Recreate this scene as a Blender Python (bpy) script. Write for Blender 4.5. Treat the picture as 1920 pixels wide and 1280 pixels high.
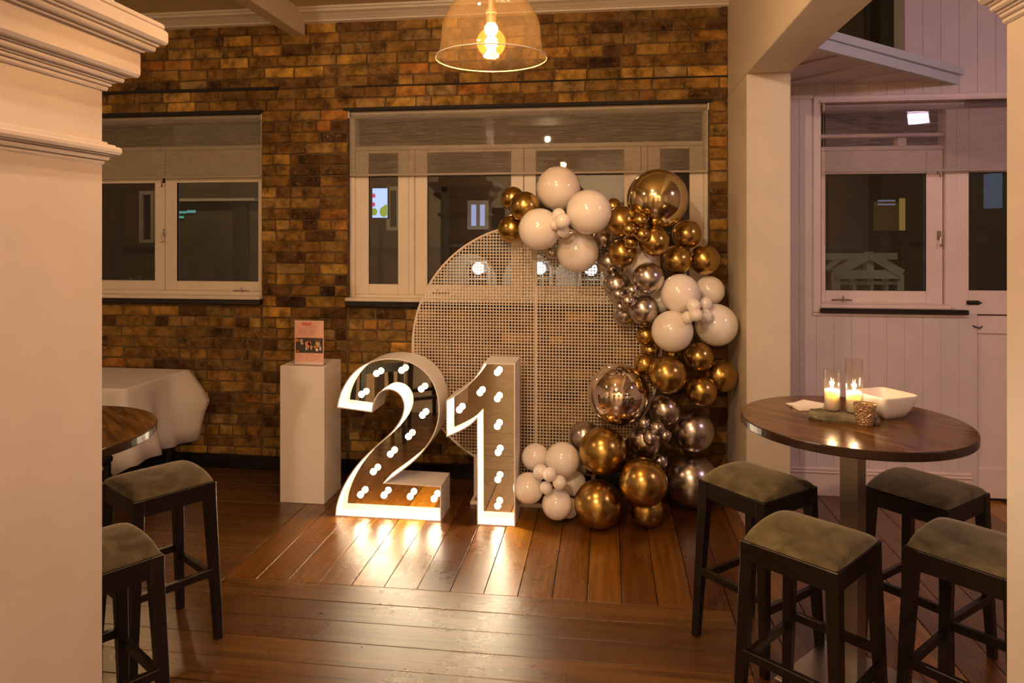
import bpy, bmesh, math, random
from mathutils import Vector, Matrix
R = random.Random(21)
for o in list(bpy.data.objects): bpy.data.objects.remove(o)
S = bpy.context.scene
COL = S.collection
# ------------------------------------------------------------------ camera
F, H, YAW = 1321.0, 1.8, math.radians(7.55)
sn, cs = math.sin(YAW), math.cos(YAW)
cam = bpy.data.cameras.new('camera'); camo = bpy.data.objects.new('camera', cam); COL.objects.link(camo)
camo.location = (0, 0, H); camo.rotation_euler = (math.pi/2, 0, YAW)
cam.sensor_width = 36; cam.lens = F/1920*36; cam.shift_y = -200/1920; cam.clip_start = .05
S.camera = camo
# ------------------------------------------------------------------ world
W = bpy.data.worlds.new('night'); S.world = W; W.use_nodes = True
bg = W.node_tree.nodes['Background']; bg.inputs[0].default_value = (.25, .3, .5, 1); bg.inputs[1].default_value = .006
# ------------------------------------------------------------------ exposure
S.view_settings.view_transform = 'Standard'; S.view_settings.look = 'None'
S.view_settings.exposure = 0.58; S.view_settings.gamma = 1; S.view_settings.use_curve_mapping = False
# ------------------------------------------------------------------ room lights
WARM = (1, .68, .42)
def light(name, kind, loc, power, col=WARM, size=.2, target=None, spot=None, sy=None):
    l = bpy.data.lights.new(name, kind); l.energy = power; l.color = col
    if kind == 'AREA':
        l.size = size
        if sy: l.shape = 'RECTANGLE'; l.size_y = sy
        else: l.shape = 'DISK'
    else: l.shadow_soft_size = size
    if kind == 'SPOT': l.spot_size = math.radians(spot or 80); l.spot_blend = .5
    o = bpy.data.objects.new(name, l); COL.objects.link(o); o.location = loc
    if target: o.rotation_euler = (Vector(target)-Vector(loc)).to_track_quat('-Z', 'Y').to_euler()
    return o
light('ceiling_lamp_light', 'AREA', (-.9, -.6, 3.3), 40, (1, .70, .47), .08, (-.6, 3.6, 1.6))
light('ceiling_lamp_light', 'AREA', (-.7, 2.2, 3.35), 10, WARM, .08, (-.2, 3.6, .6))
light('ceiling_lamp_light', 'AREA', (-3.4, 2.0, 3.35), 9, WARM, .3, (-3.0, 4.4, 1.0))
light('ceiling_lamp_light', 'AREA', (1.9, -1.8, 3.2), 27, (1, .70, .54), .5, (-1.2, 2.0, 1.8))
light('annex_lamp_light', 'AREA', (3.3, 2.4, 3.1), 8.5, (1, .70, .92), .2, (1.5, 4.9, 1.6), sy=.25)
light('rear_room_light', 'AREA', (0, -3.0, 3.3), 190, (1, .70, .42), .6, (0, -5, 1.2))
light('rear_room_light', 'AREA', (-3.5, -2.0, 3.3), 90, (1, .70, .42), .4, (-4.5, -4, .5))

# ------------------------------------------------------------------ helpers
def XA(u, Y):                                   # world X of the image column u on the plane at depth Y
    t = (u-960)/F
    return Y*(t*cs-sn)/(cs+t*sn)
def P(u, v, Y):
    X = XA(u, Y); d = -X*sn+Y*cs
    return Vector((X, Y, H-(v-440)/F*d))
def ZA(u, v, Y): return P(u, v, Y).z
def cw(x, d): return (x*cs-d*sn, x*sn+d*cs)     # camera-aligned plan to world plan

def link(o, parent=None):
    COL.objects.link(o)
    if parent: o.parent = parent
    return o
def obj(name, bm, m, parent=None, loc=None, rz=0, smooth=False, kind=None):
    me = bpy.data.meshes.new(name)
    bm.normal_update(); bm.to_mesh(me); bm.free()
    if smooth: me.shade_smooth()
    if m:
        for mm in (m if isinstance(m, (list, tuple)) else [m]): me.materials.append(mm)
    o = bpy.data.objects.new(name, me)
    if loc is not None: o.location = loc
    if rz: o.rotation_euler.z = rz
    if kind: o['kind'] = kind
    return link(o, parent)
def empty(name, loc=(0, 0, 0), rz=0, parent=None, kind=None):
    o = bpy.data.objects.new(name, None); o.location = loc; o.rotation_euler.z = rz
    o.empty_display_size = .1
    if kind: o['kind'] = kind
    return link(o, parent)
def tag(o, label, cat, group=None):
    o['label'] = label; o['category'] = cat
    if group: o['group'] = group
    return o
def struct(o, label=None):
    o['kind'] = 'structure'
    if label: o['label'] = label
    return o
def dup(root, loc, rz, label, group=None):
    r = root.copy(); link(r); r.location = loc; r.rotation_euler = (0, 0, rz); r['label'] = label
    if group: r['group'] = group
    for ch in list(root.children):
        c = ch.copy(); link(c, r)
        for g in ch.children:
            d = g.copy(); link(d, c)
    return r
def box(bm, x0, x1, y0, y1, z0, z1, bev=0, mat=0):
    vs = [bm.verts.new((x, y, z)) for x in (x0, x1) for y in (y0, y1) for z in (z0, z1)]
    fs = []
    for f in ((0,1,3,2),(4,6,7,5),(0,4,5,1),(2,3,7,6),(0,2,6,4),(1,5,7,3)):
        fc = bm.faces.new([vs[i] for i in f]); fc.material_index = mat; fs.append(fc)
    if bev:
        es = list({e for f in fs for e in f.edges})
        bmesh.ops.bevel(bm, geom=es, offset=bev, segments=1, affect='EDGES', profile=.5)
    return vs
def BX(*a, bev=0):
    bm = bmesh.new(); box(bm, *a, bev=bev); return bm
def prism(bm, pts, y0, y1, axis='Y'):            # polygon in (x,z) pushed along y (or (x,y) along z, or (y,z) along x)
    def q(p, t):
        return (p[0], t, p[1]) if axis == 'Y' else ((p[0], p[1], t) if axis == 'Z' else (t, p[0], p[1]))
    a = [bm.verts.new(q(p, y0)) for p in pts]; b = [bm.verts.new(q(p, y1)) for p in pts]
    n = len(pts)
    bm.faces.new(a); bm.faces.new(b[::-1])
    for i in range(n): bm.faces.new((a[i], b[i], b[(i+1) % n], a[(i+1) % n]))
def lathe(bm, prof, seg=32, cx=0, cy=0, close=False):
    rings = []
    for r, z in prof:
        if r < 1e-5: rings.append([bm.verts.new((cx, cy, z))])
        else: rings.append([bm.verts.new((cx+r*math.cos(2*math.pi*i/seg), cy+r*math.sin(2*math.pi*i/seg), z)) for i in range(seg)])
    for a, b in zip(rings, rings[1:]):
        for i in range(seg):
            j = (i+1) % seg
            if len(a) == 1 and len(b) == 1: continue
            if len(a) == 1: bm.faces.new((a[0], b[j], b[i]))
            elif len(b) == 1: bm.faces.new((a[i], a[j], b[0]))
            else: bm.faces.new((a[i], a[j], b[j], b[i]))
def tube(bm, pts, r, seg=8):
    pts = [Vector(p) for p in pts]; prev = None
    for i, p in enumerate(pts):
        d = (pts[min(i+1, len(pts)-1)]-pts[max(i-1, 0)]).normalized()
        a = d.orthogonal().normalized() if abs(d.z) < .9 else d.cross(Vector((1, 0, 0))).normalized()
        if abs(d.z) < .9: a = d.cross(Vector((0, 0, 1))).normalized()
        b = d.cross(a)
        ring = [bm.verts.new(p+r*(a*math.cos(2*math.pi*k/seg)+b*math.sin(2*math.pi*k/seg))) for k in range(seg)]
        if prev:
            for k in range(seg): bm.faces.new((prev[k], prev[(k+1) % seg], ring[(k+1) % seg], ring[k]))
        else: bm.faces.new(ring[::-1])
        prev = ring
    bm.faces.new(prev)
def fix(bm):
    bmesh.ops.recalc_face_normals(bm, faces=bm.faces); return bm

# ------------------------------------------------------------------ materials
class N:
    def __init__(s, name):
        s.m = bpy.data.materials.new(name); s.m.use_nodes = True; s.t = s.m.node_tree; s.t.nodes.clear()
        s.out = s.t.nodes.new('ShaderNodeOutputMaterial')
    def n(s, kind, **kw):
        x = s.t.nodes.new('ShaderNode'+kind)
        for k, v in kw.items():
            if k.startswith('i_'):
                key = k[2:].replace('_', ' ')
                key = int(key) if key.isdigit() else key
                if isinstance(v, bpy.types.NodeSocket): s.t.links.new(v, x.inputs[key])
                else: x.inputs[key].default_value = v
            else: setattr(x, k, v)
        return x
    def l(s, a, b): s.t.links.new(a, b)
    def ramp(s, fac, stops, interp='LINEAR'):
        r = s.n('ValToRGB'); r.color_ramp.interpolation = interp
        e = r.color_ramp.elements
        while len(e) > 1: e.remove(e[-1])
        e[0].position = stops[0][0]; e[0].color = (*stops[0][1], 1)
        for p, c in stops[1:]:
            q = e.new(p); q.color = (*c, 1)
        s.l(fac, r.inputs[0]); return r.outputs[0]
    def end(s, sh): s.l(sh, s.out.inputs[0]); return s.m
def simple(name, col, rough=.5, metal=0, bump=0, bscale=60, var=0, vscale=6, coat=0, sub=0, spec=None):
    k = N(name); b = k.n('BsdfPrincipled', i_Roughness=rough, i_Metallic=metal)
    b.inputs['Base Color'].default_value = (*col, 1)
    tc = k.n('NewGeometry')
    if var:
        nz = k.n('TexNoise', i_Vector=tc.outputs['Position'], i_Scale=vscale, i_Detail=6.0)
        c = k.ramp(nz.outputs['Fac'], [(.3, tuple(x*(1-var) for x in col)), (.7, tuple(min(1, x*(1+var*.5)) for x in col))])
        k.l(c, b.inputs['Base Color'])
    if bump:
        nz = k.n('TexNoise', i_Vector=tc.outputs['Position'], i_Scale=bscale, i_Detail=4.0)
        bp = k.n('Bump', i_Strength=bump, i_Distance=.004, i_Height=nz.outputs['Fac']); k.l(bp.outputs[0], b.inputs['Normal'])
    if coat: b.inputs['Coat Weight'].default_value = coat; b.inputs['Coat Roughness'].default_value = .08
    if sub: b.inputs['Subsurface Weight'].default_value = sub; b.inputs['Subsurface Radius'].default_value = (.05, .035, .02)
    if spec is not None: b.inputs['Specular IOR Level'].default_value = spec
    return k.end(b.outputs[0])
def emis(name, col, st):
    k = N(name); e = k.n('Emission', i_Color=(*col, 1), i_Strength=st); return k.end(e.outputs[0])

def brick_mat(name, island):
    k = N(name); g = k.n('NewGeometry'); oi = k.n('ObjectInfo')
    rnd = g.outputs['Random Per Island'] if island else oi.outputs['Random']
    pos = g.outputs['Position']
    base = k.ramp(rnd, [(0, (.075, .034, .012)), (.12, (.17, .082, .020)), (.3, (.27, .14, .030)), (.46, (.36, .185, .032)),
                        (.58, (.22, .13, .038)), (.72, (.44, .24, .040)), (.84, (.35, .22, .08)), (.94, (.64, .36, .06)), (1, (.42, .16, .03))])
    n1 = k.n('TexNoise', i_Vector=pos, i_Scale=11.0, i_Detail=8.0, i_Roughness=.65)
    n2 = k.n('TexNoise', i_Vector=pos, i_Scale=55.0, i_Detail=6.0, i_Roughness=.7)
    n3 = k.n('TexNoise', i_Vector=pos, i_Scale=2.3, i_Detail=3.0)
    dk = k.ramp(n1.outputs['Fac'], [(.32, (.10, .08, .07)), (.45, (.62, .58, .54)), (.56, (1, 1, 1)), (.72, (1.55, 1.45, 1.3))])
    mx = k.n('Mix', data_type='RGBA', blend_type='MULTIPLY'); mx.inputs[0].default_value = .9
    k.l(base, mx.inputs[6]); k.l(dk, mx.inputs[7])
    # pale lime smears
    ms = k.n('TexNoise', i_Vector=pos, i_Scale=16.0, i_Detail=9.0, i_Roughness=.75, i_Distortion=1.2)
    mf = k.ramp(ms.outputs['Fac'], [(.55, (0, 0, 0)), (.66, (.55, .55, .55))])
    m2 = k.n('Mix', data_type='RGBA'); k.l(mf, m2.inputs[0]); k.l(mx.outputs[2], m2.inputs[6]); m2.inputs[7].default_value = (.42, .29, .13, 1)
    # dark pits
    pf = k.ramp(n2.outputs['Fac'], [(.27, (.8, .8, .8)), (.36, (0, 0, 0))])
    m3 = k.n('Mix', data_type='RGBA'); k.l(pf, m3.inputs[0]); k.l(m2.outputs[2], m3.inputs[6]); m3.inputs[7].default_value = (.03, .015, .008, 1)
    m4 = k.n('Mix', data_type='RGBA', blend_type='MULTIPLY'); m4.inputs[0].default_value = .6
    k.l(m3.outputs[2], m4.inputs[6]); k.l(k.ramp(n3.outputs['Fac'], [(.35, (.55, .52, .5)), (.65, (1.1, 1.1, 1.1))]), m4.inputs[7])
    b = k.n('BsdfPrincipled', i_Roughness=.82); k.l(m4.outputs[2], b.inputs['Base Color']); b.inputs['Specular IOR Level'].default_value = .25
    ad = k.n('Math', operation='ADD', i_0=n1.outputs['Fac'], i_1=n2.outputs['Fac'])
    bp = k.n('Bump', i_Strength=.9, i_Distance=.008, i_Height=ad.outputs[0]); k.l(bp.outputs[0], b.inputs['Normal'])
    return k.end(b.outputs[0])

def wood_floor(name, along):
    k = N(name); g = k.n('NewGeometry'); oi = k.n('ObjectInfo')
    mp = k.n('Mapping', i_Vector=g.outputs['Position']); mp.inputs['Scale'].default_value = (.9, 30, 16) if along == 'X' else (30, .9, 16)
    off = k.n('Vector' 'Math', operation='SCALE'); off.inputs[0].default_value = (37, 21, 5); k.l(oi.outputs['Random'], off.inputs['Scale'])
    ad = k.n('VectorMath', operation='ADD'); k.l(mp.outputs[0], ad.inputs[0]); k.l(off.outputs[0], ad.inputs[1])
    gr = k.n('TexNoise', i_Vector=ad.outputs[0], i_Scale=1.6, i_Detail=8.0, i_Roughness=.6, i_Distortion=.6)
    rc = k.ramp(oi.outputs['Random'], [(0, (.065, .019, .002)), (.45, (.12, .040, .003)), (.85, (.17, .062, .004)), (1, (.36, .15, .008))] if along == 'Y' else [(0, (.085, .034, .007)), (1, (.13, .055, .010))])
    gc = k.ramp(gr.outputs['Fac'], [(.28, (.35, .30, .28)), (.5, (.95, .95, .95)), (.75, (1.6, 1.5, 1.4))])
    mx = k.n('Mix', data_type='RGBA', blend_type='MULTIPLY'); mx.inputs[0].default_value = .85; k.l(rc, mx.inputs[6]); k.l(gc, mx.inputs[7])
    wn = k.n('TexNoise', i_Vector=g.outputs['Position'], i_Scale=2.2, i_Detail=9.0, i_Roughness=.72)
    wf = k.ramp(wn.outputs['Fac'], [(.36, (.23, .23, .23)), (.66, (.37, .37, .37))])
    sc = k.n('TexNoise', i_Vector=g.outputs['Position'], i_Scale=28.0, i_Detail=9.0, i_Roughness=.8)
    b = k.n('BsdfPrincipled'); k.l(mx.outputs[2], b.inputs['Base Color'])
    k.l(wf, b.inputs['Roughness']); b.inputs['IOR'].default_value = 1.55; b.inputs['Specular IOR Level'].default_value = .6
    b.inputs['Coat Weight'].default_value = .22; b.inputs['Coat Roughness'].default_value = .13
    a2 = k.n('Math', operation='MULTIPLY_ADD', i_0=gr.outputs['Fac'], i_1=.35, i_2=sc.outputs['Fac'])
    bp = k.n('Bump', i_Strength=.30, i_Distance=.003, i_Height=a2.outputs[0]); k.l(bp.outputs[0], b.inputs['Normal'])
    k.l(bp.outputs[0], b.inputs['Coat Normal'])
    return k.end(b.outputs[0])

def table_wood():
    k = N('table_walnut'); g = k.n('TexCoord')
    mp = k.n('Mapping', i_Vector=g.outputs['Object']); mp.inputs['Scale'].default_value = (22, 2.0, 10); mp.inputs['Rotation'].default_value = (0, 0, .5)
    gr = k.n('TexNoise', i_Vector=mp.outputs[0], i_Scale=2.5, i_Detail=7.0, i_Distortion=.5)
    c = k.ramp(gr.outputs['Fac'], [(.3, (.06, .025, .006)), (.5, (.13, .056, .012)), (.72, (.24, .11, .024))])
    b = k.n('BsdfPrincipled', i_Roughness=.2); b.inputs['Specular IOR Level'].default_value = .32; k.l(c, b.inputs['Base Color'])
    return k.end(b.outputs[0])

def glass_pane(name, tint=(1, 1, 1), ior=1.5):
    k = N(name); t = k.n('BsdfTransparent', i_Color=(*tint, 1)); g = k.n('BsdfGlossy', i_Roughness=.015)
    lw = k.n('LayerWeight', i_Blend=.5); pw_ = k.n('Math', operation='POWER', i_0=lw.outputs['Facing'], i_1=5.0)
    r0 = ((ior-1)/(ior+1))**2
    f = k.n('Math', operation='MULTIPLY_ADD', i_0=pw_.outputs[0], i_1=1-r0, i_2=r0); m = k.n('MixShader', i_0=f.outputs[0]); k.l(t.outputs[0], m.inputs[1]); k.l(g.outputs[0], m.inputs[2])
    return k.end(m.outputs[0])
def hazy_glass(name, tint, haze, col):
    k = N(name); t = k.n('BsdfTransparent', i_Color=(*tint, 1)); g = k.n('BsdfGlossy', i_Roughness=.02)
    lw = k.n('LayerWeight', i_Blend=.5); pw_ = k.n('Math', operation='POWER', i_0=lw.outputs['Facing'], i_1=4.0)
    f = k.n('Math', operation='MULTIPLY_ADD', i_0=pw_.outputs[0], i_1=.7, i_2=.05); m = k.n('MixShader', i_0=f.outputs[0]); k.l(t.outputs[0], m.inputs[1]); k.l(g.outputs[0], m.inputs[2])
    h = k.n('BsdfTranslucent', i_Color=(*col, 1)); d = k.n('BsdfDiffuse', i_Color=(*col, 1)); hd = k.n('MixShader', i_0=.5); k.l(h.outputs[0], hd.inputs[1]); k.l(d.outputs[0], hd.inputs[2])
    m2 = k.n('MixShader', i_0=haze); k.l(m.outputs[0], m2.inputs[1]); k.l(hd.outputs[0], m2.inputs[2])
    return k.end(m2.outputs[0])
def blind_mat(name, col, open_=.35):
    k = N(name); g = k.n('NewGeometry')
    mp = k.n('Mapping', i_Vector=g.outputs['Position']); mp.inputs['Scale'].default_value = (9, 60, 190)
    nz = k.n('TexNoise', i_Vector=mp.outputs[0], i_Scale=1.0, i_Detail=5.0, i_Roughness=.7)
    c = k.ramp(nz.outputs['Fac'], [(.35, tuple(x*.7 for x in col)), (.6, col), (.72, tuple(min(1, x*1.8) for x in col))])
    d = k.n('BsdfDiffuse', i_Color=c); tl = k.n('BsdfTranslucent', i_Color=c)
    m1 = k.n('MixShader', i_0=.35); k.l(d.outputs[0], m1.inputs[1]); k.l(tl.outputs[0], m1.inputs[2])
    tr = k.n('BsdfTransparent')
    op = k.n('MapRange', i_Value=nz.outputs['Fac']); op.inputs['From Min'].default_value = .35; op.inputs['From Max'].default_value = .7
    op.inputs['To Min'].default_value = open_+.12; op.inputs['To Max'].default_value = open_-.15
    m2 = k.n('MixShader', i_0=op.outputs[0]); k.l(m1.outputs[0], m2.inputs[1]); k.l(tr.outputs[0], m2.inputs[2])
    return k.end(m2.outputs[0])
def velvet():
    k = N('olive_velvet'); g = k.n('NewGeometry')
    nz = k.n('TexNoise', i_Vector=g.outputs['Position'], i_Scale=9.0, i_Detail=5.0, i_Distortion=1.0)
    c = k.ramp(nz.outputs['Fac'], [(.35, (.070, .053, .024)), (.55, (.125, .098, .048)), (.72, (.18, .145, .075))])
    b = k.n('BsdfPrincipled', i_Roughness=.9); k.l(c, b.inputs['Base Color'])
    b.inputs['Sheen Weight'].default_value = .6; b.inputs['Sheen Roughness'].default_value = .4; b.inputs['Sheen Tint'].default_value = (.8, .7, .5, 1)
    n2 = k.n('TexNoise', i_Vector=g.outputs['Position'], i_Scale=350.0)
    bp = k.n('Bump', i_Strength=.25, i_Distance=.002, i_Height=n2.outputs['Fac']); k.l(bp.outputs[0], b.inputs['Normal'])
    return k.end(b.outputs[0])

M = dict(
 brick=brick_mat('brick_single', False), brickmass=brick_mat('brick_mass', True),
 mortar=simple('mortar', (.15, .09, .032), .95, bump=.8, bscale=90, var=.5, vscale=14),
 paint=simple('cream_wall_paint', (.66, .58, .46), .55, bump=.12, bscale=160, var=.05),
 pillar=simple('pillar_gloss_paint', (.68, .58, .50), .38, bump=.06, bscale=200, var=.04),
 ceil=simple('ceiling_paint', (.60, .50, .30), .7, bump=.06, bscale=120),
 trimw=simple('window_white_paint', (.74, .64, .50), .42, bump=.1, bscale=120, var=.06),
 annex=simple('annex_white_paint', (.66, .56, .56), .48, bump=.08, bscale=120, var=.05),
 annexw=simple('annex_window_paint', (.76, .62, .58), .4, bump=.08, bscale=120, var=.06),
 canopy=simple('pale_paint_cool_lit', (.58, .63, .68), .5),  # pale paint with the cool light on it mixed into the colour
 black=simple('black_gloss_paint', (.008, .007, .009), .18),
 dark=simple('dark_gap', (.012, .008, .006), .8),
 fx=wood_floor('floor_wood_across', 'X'), fy=wood_floor('floor_wood_deep', 'Y'),
 under=simple('floor_gap', (.012, .005, .002), .8),
 pane=glass_pane('window_glass'), dome=hazy_glass('lamp_glass', (.98, .95, .90), .013, (.8, .62, .42)), candleglass=hazy_glass('candle_glass', (.99, .97, .95), .005, (.9, .8, .65)),
 blind=blind_mat('grey_blind_fabric', (.42, .35, .26), .70), blind2=blind_mat('annex_blind_fabric', (.46, .37, .38), .74),
 alu=simple('brushed_rail', (.62, .55, .48), .35, .6), steel=simple('brushed_steel', (.50, .46, .40), .32, 1, bump=.1, bscale=300),
 chrome=simple('latch_metal', (.45, .42, .38), .25, 1), bronze=simple('dark_latch', (.03, .025, .02), .4, .6),
 stoolwood=simple('espresso_wood', (.008, .0035, .0022), .36, var=.4, vscale=20), velvet=velvet(),
 twood=table_wood(), tedge=simple('table_edge', (.035, .017, .010), .22, var=.3, vscale=15),
 cloth=simple('white_tablecloth', (.74, .68, .62), .8, bump=.35, bscale=14, sub=.0),
 white=simple('plinth_white', (.80, .71, .62), .5, var=.02), letterw=simple('letter_white', (.86, .82, .76), .45),
 mirror=simple('mirror_panel', (.80, .71, .54), .02, 1),
 bulb=emis('bulb_glow', (1, .82, .58), 90), socket=simple('bulb_socket', (.8, .75, .65), .5),
 wire=simple('white_wire', (.80, .68, .54), .45),
 g=simple('gold_chrome_latex', (.52, .34, .10), .25, 1), s=simple('silver_chrome_latex', (.56, .50, .46), .25, 1),
 G=simple('gold_mirror_foil', (.74, .62, .36), .11, 1), Sv=simple('rose_silver_foil', (.84, .74, .66), .035, 1),
 w=simple('white_latex', (.93, .86, .79), .16, sub=.12, coat=.3),
 wax=None, stone=simple('rough_stone', (.24, .21, .13), .85, bump=1, bscale=70, var=.5, vscale=30),
 ceramic=simple('white_ceramic', (.80, .72, .66), .25), paper=simple('white_napkin', (.84, .78, .72), .8),
 amber=hazy_glass('amber_bulb_glass', (1, .84, .6), .016, (.9, .42, .12)), filament=emis('hot_filament', (1, .62, .26), 60),
 flame=emis('candle_flame', (1, .66, .3), 90),
)
k = N('candle_wax'); b = k.n('BsdfPrincipled', i_Roughness=.5); b.inputs['Base Color'].default_value = (.95, .88, .78, 1)
b.inputs['Subsurface Weight'].default_value = .9; b.inputs['Subsurface Radius'].default_value = (.08, .045, .02); b.inputs['Subsurface Scale'].default_value = .6
M['wax'] = k.end(b.outputs[0])
k = N('cut_glass'); b = k.n('BsdfPrincipled', i_Roughness=.12); b.inputs['Base Color'].default_value = (.85, .62, .38, 1)
b.inputs['Metallic'].default_value = .45; b.inputs['Transmission Weight'].default_value = .6
g_ = k.n('TexCoord'); vo = k.n('TexVoronoi', i_Vector=g_.outputs['Object'], i_Scale=130.0)
bp = k.n('Bump', i_Strength=1.0, i_Distance=.006, i_Height=vo.outputs['Distance']); k.l(bp.outputs[0], b.inputs['Normal'])
M['cutglass'] = k.end(b.outputs[0])

WY = 5.12                                        # room face of the far wall
CEIL = 3.50
# ================================================================== floor
bm = bmesh.new()
box(bm, -6, 4.6, -5, 5.3, -.12, -.014)
floor = struct(obj('floor', bm, M['under']))
bm = BX(-6, 4.6, -5, 2.4, -.014, 0)
struct(obj('floor_area', bm, M['fx'], floor))
def board(x0, x1, y0, y1, along):
    g = .0019
    cx, cy = (x0+x1)/2, (y0+y1)/2
    dz = R.uniform(-.0008, .0008)
    bm = BX(x0+g-cx, x1-g-cx, y0+g-cy, y1-g-cy, -.013, 0, bev=.0012)
    for v in bm.verts:
        v.co.x += R.uniform(-.0006, .0006); v.co.y += R.uniform(-.0006, .0006)
    obj('floor_board', bm, M['fx' if along == 'X' else 'fy'], floor, (cx, cy, dz), kind='structure')
XB0, XB1, YB = -1.81, .53, 3.482
x = XB0
while x < 4.55:
    w_ = .172 if x < XB1-.1 else .171
    if x < XB1-.05: board(x, min(x+w_, 4.6), YB, 5.16, 'Y')
    else:
        cut = R.uniform(2.9, 4.6)
        board(x, min(x+w_, 4.6), 2.4, cut, 'Y'); board(x, min(x+w_, 4.6), cut, 5.16, 'Y')
    x += w_
XBR = x0_ = XB0+.172*14
board(XB0-.172, XB0, 3.30, 5.16, 'Y')
y = YB
first = True
while y > 2.4:
    y0 = max(y-.165, 2.4)
    cuts = [-6, R.uniform(-3.4, -2.4), XB0+.172*14]
    if first:
        cuts = [-6, XB0-.172, XB0+.172*14]
    for a_, b_ in zip(cuts, cuts[1:]): board(a_, b_, y0, y, 'X')
    first = False
    y = y0
y = YB
while y < 5.16:
    y1 = min(y+.165, 5.16); c_ = R.uniform(-4.4, -2.9)
    board(-6, c_, y, y1, 'X'); board(c_, XB0-.172, y, y1, 'X'); y = y1

# ================================================================== far wall (brick)
XE = XA(1365, WY)                                # the brick ends at the plaster stub
W1 = (-4.24, XA(490, WY), 1.315, 2.745)          # left window opening
W2 = (XA(651, WY), XA(1330, WY), 1.315, 2.745)   # main window opening
wall = struct(empty('wall_back', (0, 0, 0)))
def wall_mass(bm, x0, x1, z0, z1, y0, y1, holes):
    xs = sorted({x0, x1, *[h[0] for h in holes], *[h[1] for h in holes]})
    for a_, b_ in zip(xs, xs[1:]):
        zs = [(z0, z1)]
        for h in holes:
            if h[0] <= a_+1e-6 and h[1] >= b_-1e-6:
                nz = []
                for p, q in zs:
                    if h[2] > p: nz.append((p, min(q, h[2])))
                    if h[3] < q: nz.append((max(p, h[3]), q))
                zs = nz
        for p, q in zs:
            if q-p > 1e-4: box(bm, a_, b_, y0, y1, p, q)
bm = bmesh.new(); wall_mass(bm, -6, XE, 0, 3.6, WY+.010, WY+.24, [W1, W2])
obj('mortar_bed', bm, M['mortar'], wall, kind='structure')
BH, BG = .0835, .010
variants = []
def brick_bm(w, h, seed, bm=None, off=(0, 0, 0)):
    rr = random.Random(seed); t = bmesh.new()
    box(t, -w/2, w/2, 0, .08, -h/2, h/2, bev=rr.uniform(.003, .007))
    for v in t.verts:
        if v.co.y < .04:
            v.co += Vector((rr.uniform(-.0028, .0028), rr.uniform(-.0035, .0025), rr.uniform(-.0028, .0028)))
    if bm is None: return t
    m = {}
    for v in t.verts: m[v] = bm.verts.new(v.co+Vector(off))
    for f in t.faces: bm.faces.new([m[v] for v in f.verts])
    t.free()
BL = .236
for i in range(6):
    t = brick_bm(BL-BG, BH-BG, i); me = bpy.data.meshes.new('brick'); t.to_mesh(me); t.free(); me.materials.append(M['brick']); variants.append(me)
cells = []
for r_ in range(0, 41):
    zc = -.0055+BH*(r_+.5)
    if zc < .07 or zc > 3.46: continue
    z0, z1 = zc-BH/2, zc+BH/2
    iv = [(-5.2, XE)]
    if z1 > 1.27 and z0 < 2.74:
        iv = [(-5.2, W1[0]), (W1[1], W2[0]), (W2[1], XE)]
    elif z1 <= 1.27: iv = [(-5.2, W1[1]-.006), (W1[1]+.006, W2[0]-.006), (W2[0]+.006, W2[1]), (W2[1]+.004, XE)]
    header_row = r_ in (3, 13, 22, 31)
    for a_, b_ in iv:
        L = .112 if header_row else BL
        n0 = a_ - ((r_*.5) % 1)*BL + (R.uniform(-.03, .03) if b_-a_ > 1 else 0)
        x = n0
        while x < b_-.02:
            l = L if R.random() > .07 else .115
            p, q = max(x, a_), min(x+l, b_)
            if q-p > .04:
                if b_-q < .045: q = b_; x = b_
                cells.append(((p+q)/2, zc, q-p))
            x += l
def vis(c):
    X, Z, w = c; d = -X*sn+WY*cs; u = 960+F*(X*cs+WY*sn)/d; v = 440-F*(Z-H)/d
    if u < 200 or v < 5 or u > 1360: return None
    if 1140 < u < 1380 and v > 430: return None       # behind the balloons
    if 525 < u < 640 and v > 690 or 640 < u < 840 and v > 680: return None
    if u < 350 and v > 700: return None
    return d/w
sc = sorted([(vis(c), i) for i, c in enumerate(cells) if vis(c)], key=lambda t: t[0])
keep = {i for _, i in sc[:296]}
bm = bmesh.new()
for i, (X, Z, w) in enumerate(cells):
    pr = -.006+R.uniform(-.004, .004) if Z < 1.27 and (W1[0] < X < W1[1] or W2[0] < X < W2[1]) else -.012+R.uniform(-.004, .004)
    if i in keep:
        o = bpy.data.objects.new('brick', variants[i % 6]); o.location = (X, WY+.012+pr, Z)
        o.scale = ((w-BG)/(BL-BG), 1, 1); o.rotation_euler = (0, R.uniform(-.008, .008), 0); o['kind'] = 'structure'
        link(o, wall)
    else: brick_bm(w-BG, BH-BG, i, bm, (X, WY+.012+pr, Z))
o = obj('brick_mass', bm, M['brickmass'], wall, kind='stuff')
# dark steel and crack lines; strips above the blinds paint in the shadow gap
bm = bmesh.new()
box(bm, -5, XA(522, WY), WY-.008, WY+.03, 2.912, 2.935)
box(bm, W1[0], W1[1]+.01, WY-.006, WY+.05, 2.735, 2.762)
box(bm, W2[0]-.03, W2[1]+.02, WY-.006, WY+.05, 2.737, 2.760)
box(bm, XA(660, WY), XE, WY-.004, WY+.03, 2.916, 2.924)
obj('lintel_and_shadow_gap', bm, M['dark'], wall, kind='structure')
# black skirting on the brick
bm = bmesh.new(); box(bm, -5.2, XE, WY-.022, WY+.02, 0, .105, bev=.004)
struct(obj('baseboard_back', bm, M['black']))

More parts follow.
